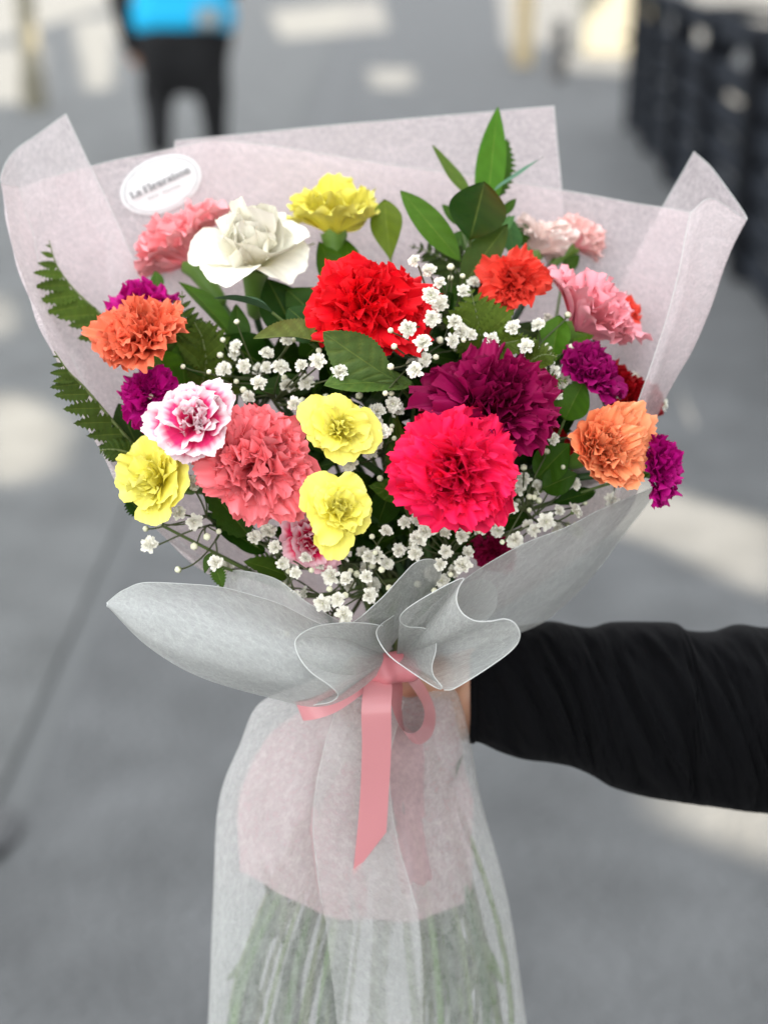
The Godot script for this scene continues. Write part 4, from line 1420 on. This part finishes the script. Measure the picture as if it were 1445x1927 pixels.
	fern("fern frond hugging the left paper edge below the orange-coral carnation", [at(262, 850, .768), at(215, 795, .764), at(160, 730, .760), at(130, 700, .758), at(103, 661, .757)], dirc(0.2, 0.3, 1), 0.021, [-1.0], 10, 304, Color(0.042, 0.078, 0.02))
	fern("small fern tip sticking out left of the lowest left yellow carnation", [at(262, 862, .758), at(235, 850, .755), at(208, 846, .753), at(188, 848, .752)], dirc(0, 0.4, 1), 0.010, [-1.0, 1.0], 8, 305, Color(0.035, 0.07, 0.02))
	fern("bright fern frond in the middle above the purple carnation", [at(900, 690, .766), at(905, 650, .762), at(898, 600, .762), at(884, 540, .765)], dirc(-0.1, 0.2, 1), 0.026, [-1.0, 1.0], 11, 306, Color(0.075, 0.13, 0.025))
	fern("fern frond lying to the right above the purple carnation", [at(895, 690, .768), at(930, 655, .76), at(970, 642, .757), at(1010, 640, .756)], dirc(0, 0.6, 0.8), 0.014, [-1.0, 1.0], 11, 307, Color(0.065, 0.11, 0.025))
	fern("fern tip reaching out right of the purple carnation", [at(975, 720, .765), at(1000, 680, .757), at(1025, 668, .755), at(1048, 672, .755)], dirc(0, 0.5, 0.9), 0.012, [-1.0, 1.0], 9, 308, Color(0.06, 0.10, 0.02))
	fern("lower fern tip right of the purple carnation", [at(990, 760, .765), at(1015, 725, .758), at(1035, 715, .756), at(1068, 718, .757)], dirc(0, 0.5, 0.9), 0.010, [-1.0, 1.0], 9, 309, Color(0.06, 0.10, 0.02))
	fern("dark fern frond behind the red carnation, left of the ruscus", [at(900, 560, .815), at(860, 510, .82), at(820, 480, .824), at(770, 462, .828)], dirc(0, 0.2, 1), 0.016, [-1.0, 1.0], 10, 310, Color(0.03, 0.055, 0.02))

func gypsophila() -> void:
	for k in 7: florets.append(make_floret(700 + k))
	bud_mesh = make_bud()
	var F := [[445, 652], [423, 695], [487, 722], [554, 760], [568, 688], [527, 692], [503, 665], [599, 680], [540, 640],
		[780, 491], [807, 510], [828, 533], [811, 556], [767, 618], [812, 600], [796, 645], [828, 573], [781, 697], [855, 606], [851, 642],
		[1025, 662], [990, 652], [1012, 612], [965, 617], [1042, 700], [1056, 716], [1046, 742], [1142, 737], [1186, 734], [1206, 752], [1176, 770], [1192, 790], [1168, 752], [1208, 776], [1222, 806],
		[962, 955], [1026, 982], [1051, 962], [1080, 910], [968, 1016], [1004, 998], [975, 924], [1080, 962], [1152, 940], [1040, 826], [985, 900],
		[726, 1000], [762, 984], [786, 1014], [781, 1042], [750, 1036], [838, 1038], [828, 1062], [870, 1064], [838, 1004], [905, 994], [936, 998], [800, 1000], [868, 1010], [880, 1040],
		[693, 1048], [695, 1120], [710, 774], [720, 812], [699, 836], [705, 834], [660, 872], [690, 1085], [727, 1060],
		[608, 1136], [636, 1128], [647, 1157], [624, 1084], [652, 1090], [532, 1060], [557, 1078], [554, 1120], [600, 1060], [575, 1050],
		[370, 913], [338, 965], [366, 981], [282, 1026], [406, 1059], [358, 905], [478, 1012], [518, 1030], [505, 1000], [460, 690], [640, 700], [740, 760]]
	var Bd := [[446, 606], [394, 700], [345, 690], [445, 718], [420, 640], [735, 690], [742, 652], [848, 503], [735, 622], [828, 640], [600, 660], [552, 640], [284, 746], [820, 672], [870, 520], [872, 640],
		[1028, 850], [1060, 880], [1013, 942], [995, 935], [995, 960], [1142, 908], [1100, 946], [900, 1000], [945, 1020], [820, 1000], [985, 880], [1004, 936],
		[718, 1072], [586, 1073], [620, 1109], [732, 1106], [848, 1081], [706, 1040], [700, 1010], [650, 1120],
		[275, 995], [366, 1028], [336, 1072], [390, 1010], [540, 1192], [300, 984], [412, 1000], [725, 740], [690, 805], [735, 810], [715, 900], [880, 1000]]
	var hubs := [
		["between the white and the pink and white carnations", 510, 745, .79], ["between the red carnation and the ruscus", 840, 620, .80],
		["left of the purple carnation's top", 790, 690, .79], ["above the purple carnation at the right", 1000, 690, .79],
		["at the right edge behind the peach carnation", 1170, 800, .79], ["right of the hot pink carnation's foot", 1000, 980, .775],
		["under the hot pink carnation", 840, 1070, .775], ["below the lower yellow carnation, right of the bicolour one", 700, 1090, .775],
		["lowest in the bouquet, above the small paper lobe", 620, 1170, .775], ["at the lower left hanging over the paper", 420, 1000, .775],
		["between the yellow carnations and the hot pink one", 725, 860, .785], ["under the coral pink carnation", 510, 1050, .785]]
	var groups := []
	for h in hubs: groups.append([[], []])
	rng.seed = 41
	for set_ in [[F, 0], [Bd, 1]]:
		for q in set_[0]:
			var best := 0
			var bd := 1e9
			for h in hubs.size():
				var e := Vector2(hubs[h][1] - q[0], hubs[h][2] - q[1]).length()
				if e < bd:
					bd = e
					best = h
			var d := dome(q[0], q[1]) + rng.randf_range(-0.004, 0.012)
			if q[1] > 1000 or q[0] < 420: d = minf(d, 0.748) + rng.randf_range(-0.006, 0.006)
			if Vector2(q[0] - 740, q[1] - 640).length() < 75: d -= 0.022
			if Vector2(q[0] - 805, q[1] - 540).length() < 62: d -= 0.014
			groups[best][set_[1]].append(at(q[0], q[1], d))
	for h in hubs.size():
		# some more florets deeper inside, half hidden
		for e in 6:
			var px: float = hubs[h][1] + rng.randf_range(-85, 85)
			var py: float = hubs[h][2] + rng.randf_range(-95, 25)
			if hubs[h][1] < 450: continue
			if py > 1165.0 - absf(px - 640.0) * 0.32: continue
			groups[h][0].append(at(px, py, dome(px, py) + rng.randf_range(0.006, 0.032)))
			groups[h][1].append(at(px + rng.randf_range(-40, 40), py + rng.randf_range(-40, 40), dome(px, py) + rng.randf_range(0.008, 0.025)))
		sprig("white baby's breath sprig " + hubs[h][0], at(hubs[h][1], hubs[h][2], hubs[h][3]), groups[h][0], groups[h][1], 800 + h)

func ribbon_and_skirt() -> void:
	var prof := [[690, 800, 1235, .800], [565, 850, 1290, .806], [487, 868, 1325, .812], [452, 886, 1400, .824], [412, 906, 1510, .838], [402, 955, 1690, .852], [393, 988, 1910, .872], [385, 1005, 2030, .884]]
	skirt("wrapping_sheet", "translucent white outer skirt of paper around the stems", prof, -PI * 0.5, PI * 1.5, 0.42, 0.5, M.paper_skirt, 31, 0.03)
	sheet("wrapping_sheet", "pink inner paper with a slanting lower edge showing through the white skirt", [
		[[620, 1292, .814], [650, 1290, .806], [690, 1288, .800], [730, 1288, .799], [770, 1290, .801], [805, 1292, .807], [840, 1300, .816]],
		[[505, 1392, .822], [560, 1388, .807], [630, 1384, .798], [700, 1382, .795], [765, 1384, .798], [820, 1390, .807], [868, 1402, .822]],
		[[450, 1515, .834], [520, 1524, .816], [610, 1532, .806], [695, 1535, .803], [765, 1535, .806], [830, 1528, .817], [884, 1515, .834]],
		[[446, 1642, .846], [530, 1684, .829], [622, 1727, .819], [700, 1733, .816], [775, 1739, .819], [830, 1716, .830], [882, 1690, .846]]], 56, 48, M.paper_pink, 0.006, 37)
	sheet("wrapping_sheet", "white paper fold hanging down the front of the skirt beside the ribbon tail", [
		[[640, 1310, .784], [690, 1315, .780], [760, 1320, .784]],
		[[606, 1420, .786], [665, 1425, .778], [735, 1430, .784]],
		[[592, 1560, .796], [660, 1565, .787], [745, 1570, .794]],
		[[612, 1740, .806], [690, 1745, .797], [790, 1750, .805]],
		[[640, 1990, .832], [720, 1990, .822], [800, 1990, .832]]], 24, 40, M.paper_skirt, 0.004, 77)
	# pink satin ribbon
	var o := at(718, 1268, .770)
	var t := thing("ribbon_bow", "pink satin ribbon bow with one long slanted tail", "ribbon", Transform3D(Basis.IDENTITY, o))
	part(t, "tail", ribbon_strip(
		[at(700, 1258, .776), at(686, 1288, .760), at(680, 1335, .752), at(681, 1410, .759), at(676, 1520, .774), at(664, 1648, .790)],
		[at(730, 1258, .776), at(737, 1288, .762), at(736, 1335, .755), at(736, 1410, .763), at(731, 1500, .775), at(727, 1566, .784)], o, 40), M.ribbon)
	part(t, "loop", ribbon_strip(
		[at(712, 1258, .774), at(672, 1268, .768), at(620, 1300, .764), at(580, 1318, .764), at(556, 1320, .770), at(590, 1312, .782), at(650, 1285, .782), at(708, 1262, .778)],
		[at(716, 1280, .772), at(690, 1300, .766), at(640, 1336, .762), at(600, 1352, .762), at(570, 1356, .770), at(600, 1345, .782), at(660, 1305, .782), at(712, 1280, .778)], o, 48), M.ribbon)
	part(t, "loop", ribbon_strip(
		[at(722, 1256, .770), at(730, 1292, .766), at(738, 1332, .764), at(754, 1370, .762), at(776, 1380, .760), at(794, 1364, .762), at(797, 1332, .766), at(774, 1292, .770), at(740, 1254, .774)],
		[at(748, 1256, .778), at(758, 1292, .782), at(756, 1332, .785), at(764, 1382, .788), at(788, 1401, .788), at(813, 1382, .788), at(819, 1340, .788), at(800, 1292, .785), at(766, 1250, .782)], o, 54), M.ribbon)
	part(t, "knot", body_mesh([[at(700, 1258, .770) - o, at(752, 1250, .770) - o, 0.0075, 0.0075], [at(715, 1250, .766) - o, at(728, 1272, .764) - o, 0.006, 0.005], [at(690, 1266, .768) - o, at(772, 1262, .770) - o, 0.0062, 0.0062]], 0.0015, 0.003), flat(lin(205, 122, 128), 0.42))

func holder() -> void:
	var o := at(890, 1300, .835)
	var t := thing("person", "person's outstretched arm in a black sleeve holding the bouquet from the right", "person", Transform3D(Basis.IDENTITY, o))
	# forearm and hand, fingers closed round the tied stems
	var q := func(px, py, d) -> Vector3: return at(px, py, d) - o
	var bones := [
		[q.call(1050, 1315, .842), q.call(905, 1302, .840), 0.027, 0.025],
		[q.call(905, 1302, .840), q.call(862, 1312, .842), 0.024, 0.021], [q.call(866, 1335, .842), q.call(835, 1345, .848), 0.017, 0.016],
		[q.call(862, 1302, .846), q.call(815, 1292, .852), 0.020, 0.018], [q.call(850, 1335, .850), q.call(800, 1335, .856), 0.017, 0.015],
	]
	var fy := [1262, 1296, 1330, 1362]
	var fr := [0.0092, 0.0096, 0.0092, 0.0082]
	var fl := [0.9, 1.0, 0.95, 0.8]
	for k in 4:
		var y: float = fy[k]
		var L: float = fl[k]
		var a: Vector3 = q.call(808, y, .858)
		var b: Vector3 = q.call(808 - 80 * L, y - 2, .866)
		var c: Vector3 = q.call(808 - 145 * L, y + 4, .846)
		var e: Vector3 = q.call(808 - 130 * L, y + 8, .818)
		bones.append([a, b, fr[k] * 1.1, fr[k]])
		bones.append([b, c, fr[k], fr[k] * 0.92])
		bones.append([c, e, fr[k] * 0.92, fr[k] * 0.8])
	bones.append([q.call(858, 1285, .836), q.call(815, 1272, .806), 0.0135, 0.0115])
	bones.append([q.call(815, 1272, .806), q.call(768, 1284, .790), 0.0112, 0.0088])
	part(t, "body", body_mesh(bones, 0.0035, 0.008), M.skin)
	# sleeve, swept along the arm with creases
	var prof := [[884, 1240, 1394, .832], [905, 1205, 1398, .833], [940, 1186, 1414, .834], [985, 1177, 1428, .836], [1035, 1169, 1434, .838], [1075, 1176, 1442, .84], [1112, 1181, 1458, .84], [1150, 1171, 1480, .842], [1210, 1170, 1497, .843], [1268, 1172, 1507, .845], [1293, 1186, 1511, .845], [1342, 1188, 1517, .847], [1390, 1175, 1524, .848], [1445, 1181, 1530, .85], [1560, 1178, 1548, .853], [1750, 1180, 1570, .86], [1950, 1150, 1600, .88]]
	var tops := []
	var bots := []
	for r in prof:
		tops.append(at(r[0], r[1], r[3]) - o)
		bots.append(at(r[0], r[2], r[3]) - o)
	var nz := FastNoiseLite.new()
	nz.seed = 5
	nz.frequency = 1.0
	var P := PackedVector3Array()
	var uv := PackedVector2Array()
	var nu := 64
	var nv := 170
	for j in nv + 1:
		var v := float(j) / nv
		var a: Vector3 = spline(tops, v)
		var b: Vector3 = spline(bots, v)
		var c := (a + b) * 0.5
		var h := (a - b) * 0.5
		for i in nu + 1:
			var an := TAU * i / nu
			var slant := v * 15.0 + sin(an) * 1.3
			var fold := (0.5 - absf(nz.get_noise_2d(slant * 0.75, cos(an) * 0.9))) * 0.40 + 0.03 * nz.get_noise_2d(slant * 2.0, cos(an) * 2.0 + 7.0)
			var dep := h.length() * (0.74 + fold * smoothstep(0.0, 0.1, v)) * cos(an)
			P.append(c + h * sin(an) + cb * dep)
			uv.append(Vector2(float(i) / nu, v))
	var ring := new_batch()
	for q2 in 2:
		var path := []
		for i in 49:
			var an := TAU * i / 48
			var v := 0.004 + 0.012 * q2
			var a: Vector3 = spline(tops, v)
			var b: Vector3 = spline(bots, v)
			path.append((a + b) * 0.5 + (a - b) * 0.5 * sin(an) + cb * (a - b).length() * 0.5 * 0.80 * cos(an))
		add_tube(ring, path, [0.0016, 0.0016], 6, Color.WHITE)
	part(t, "cuff_seam", batch_mesh(ring), M.black_cloth)
	# shoulder end: the sleeve turns up to the shoulder beyond the frame
	part(t, "sleeve", grid_mesh(P, nu, nv, uv, PackedColorArray(), true), M.black_cloth)
	var el := (tops[tops.size() - 1] + bots[bots.size() - 1]) * 0.5 as Vector3
	part(t, "upper_sleeve", body_mesh([[el - cr * 0.02, el + cr * 0.16 + Vector3(0, 0.16, 0.02), 0.066, 0.075], [el + cr * 0.16 + Vector3(0, 0.16, 0.02), el + cr * 0.2 + Vector3(0, 0.2, 0.02), 0.075, 0.07]], 0.012, 0.02), M.black_cloth)
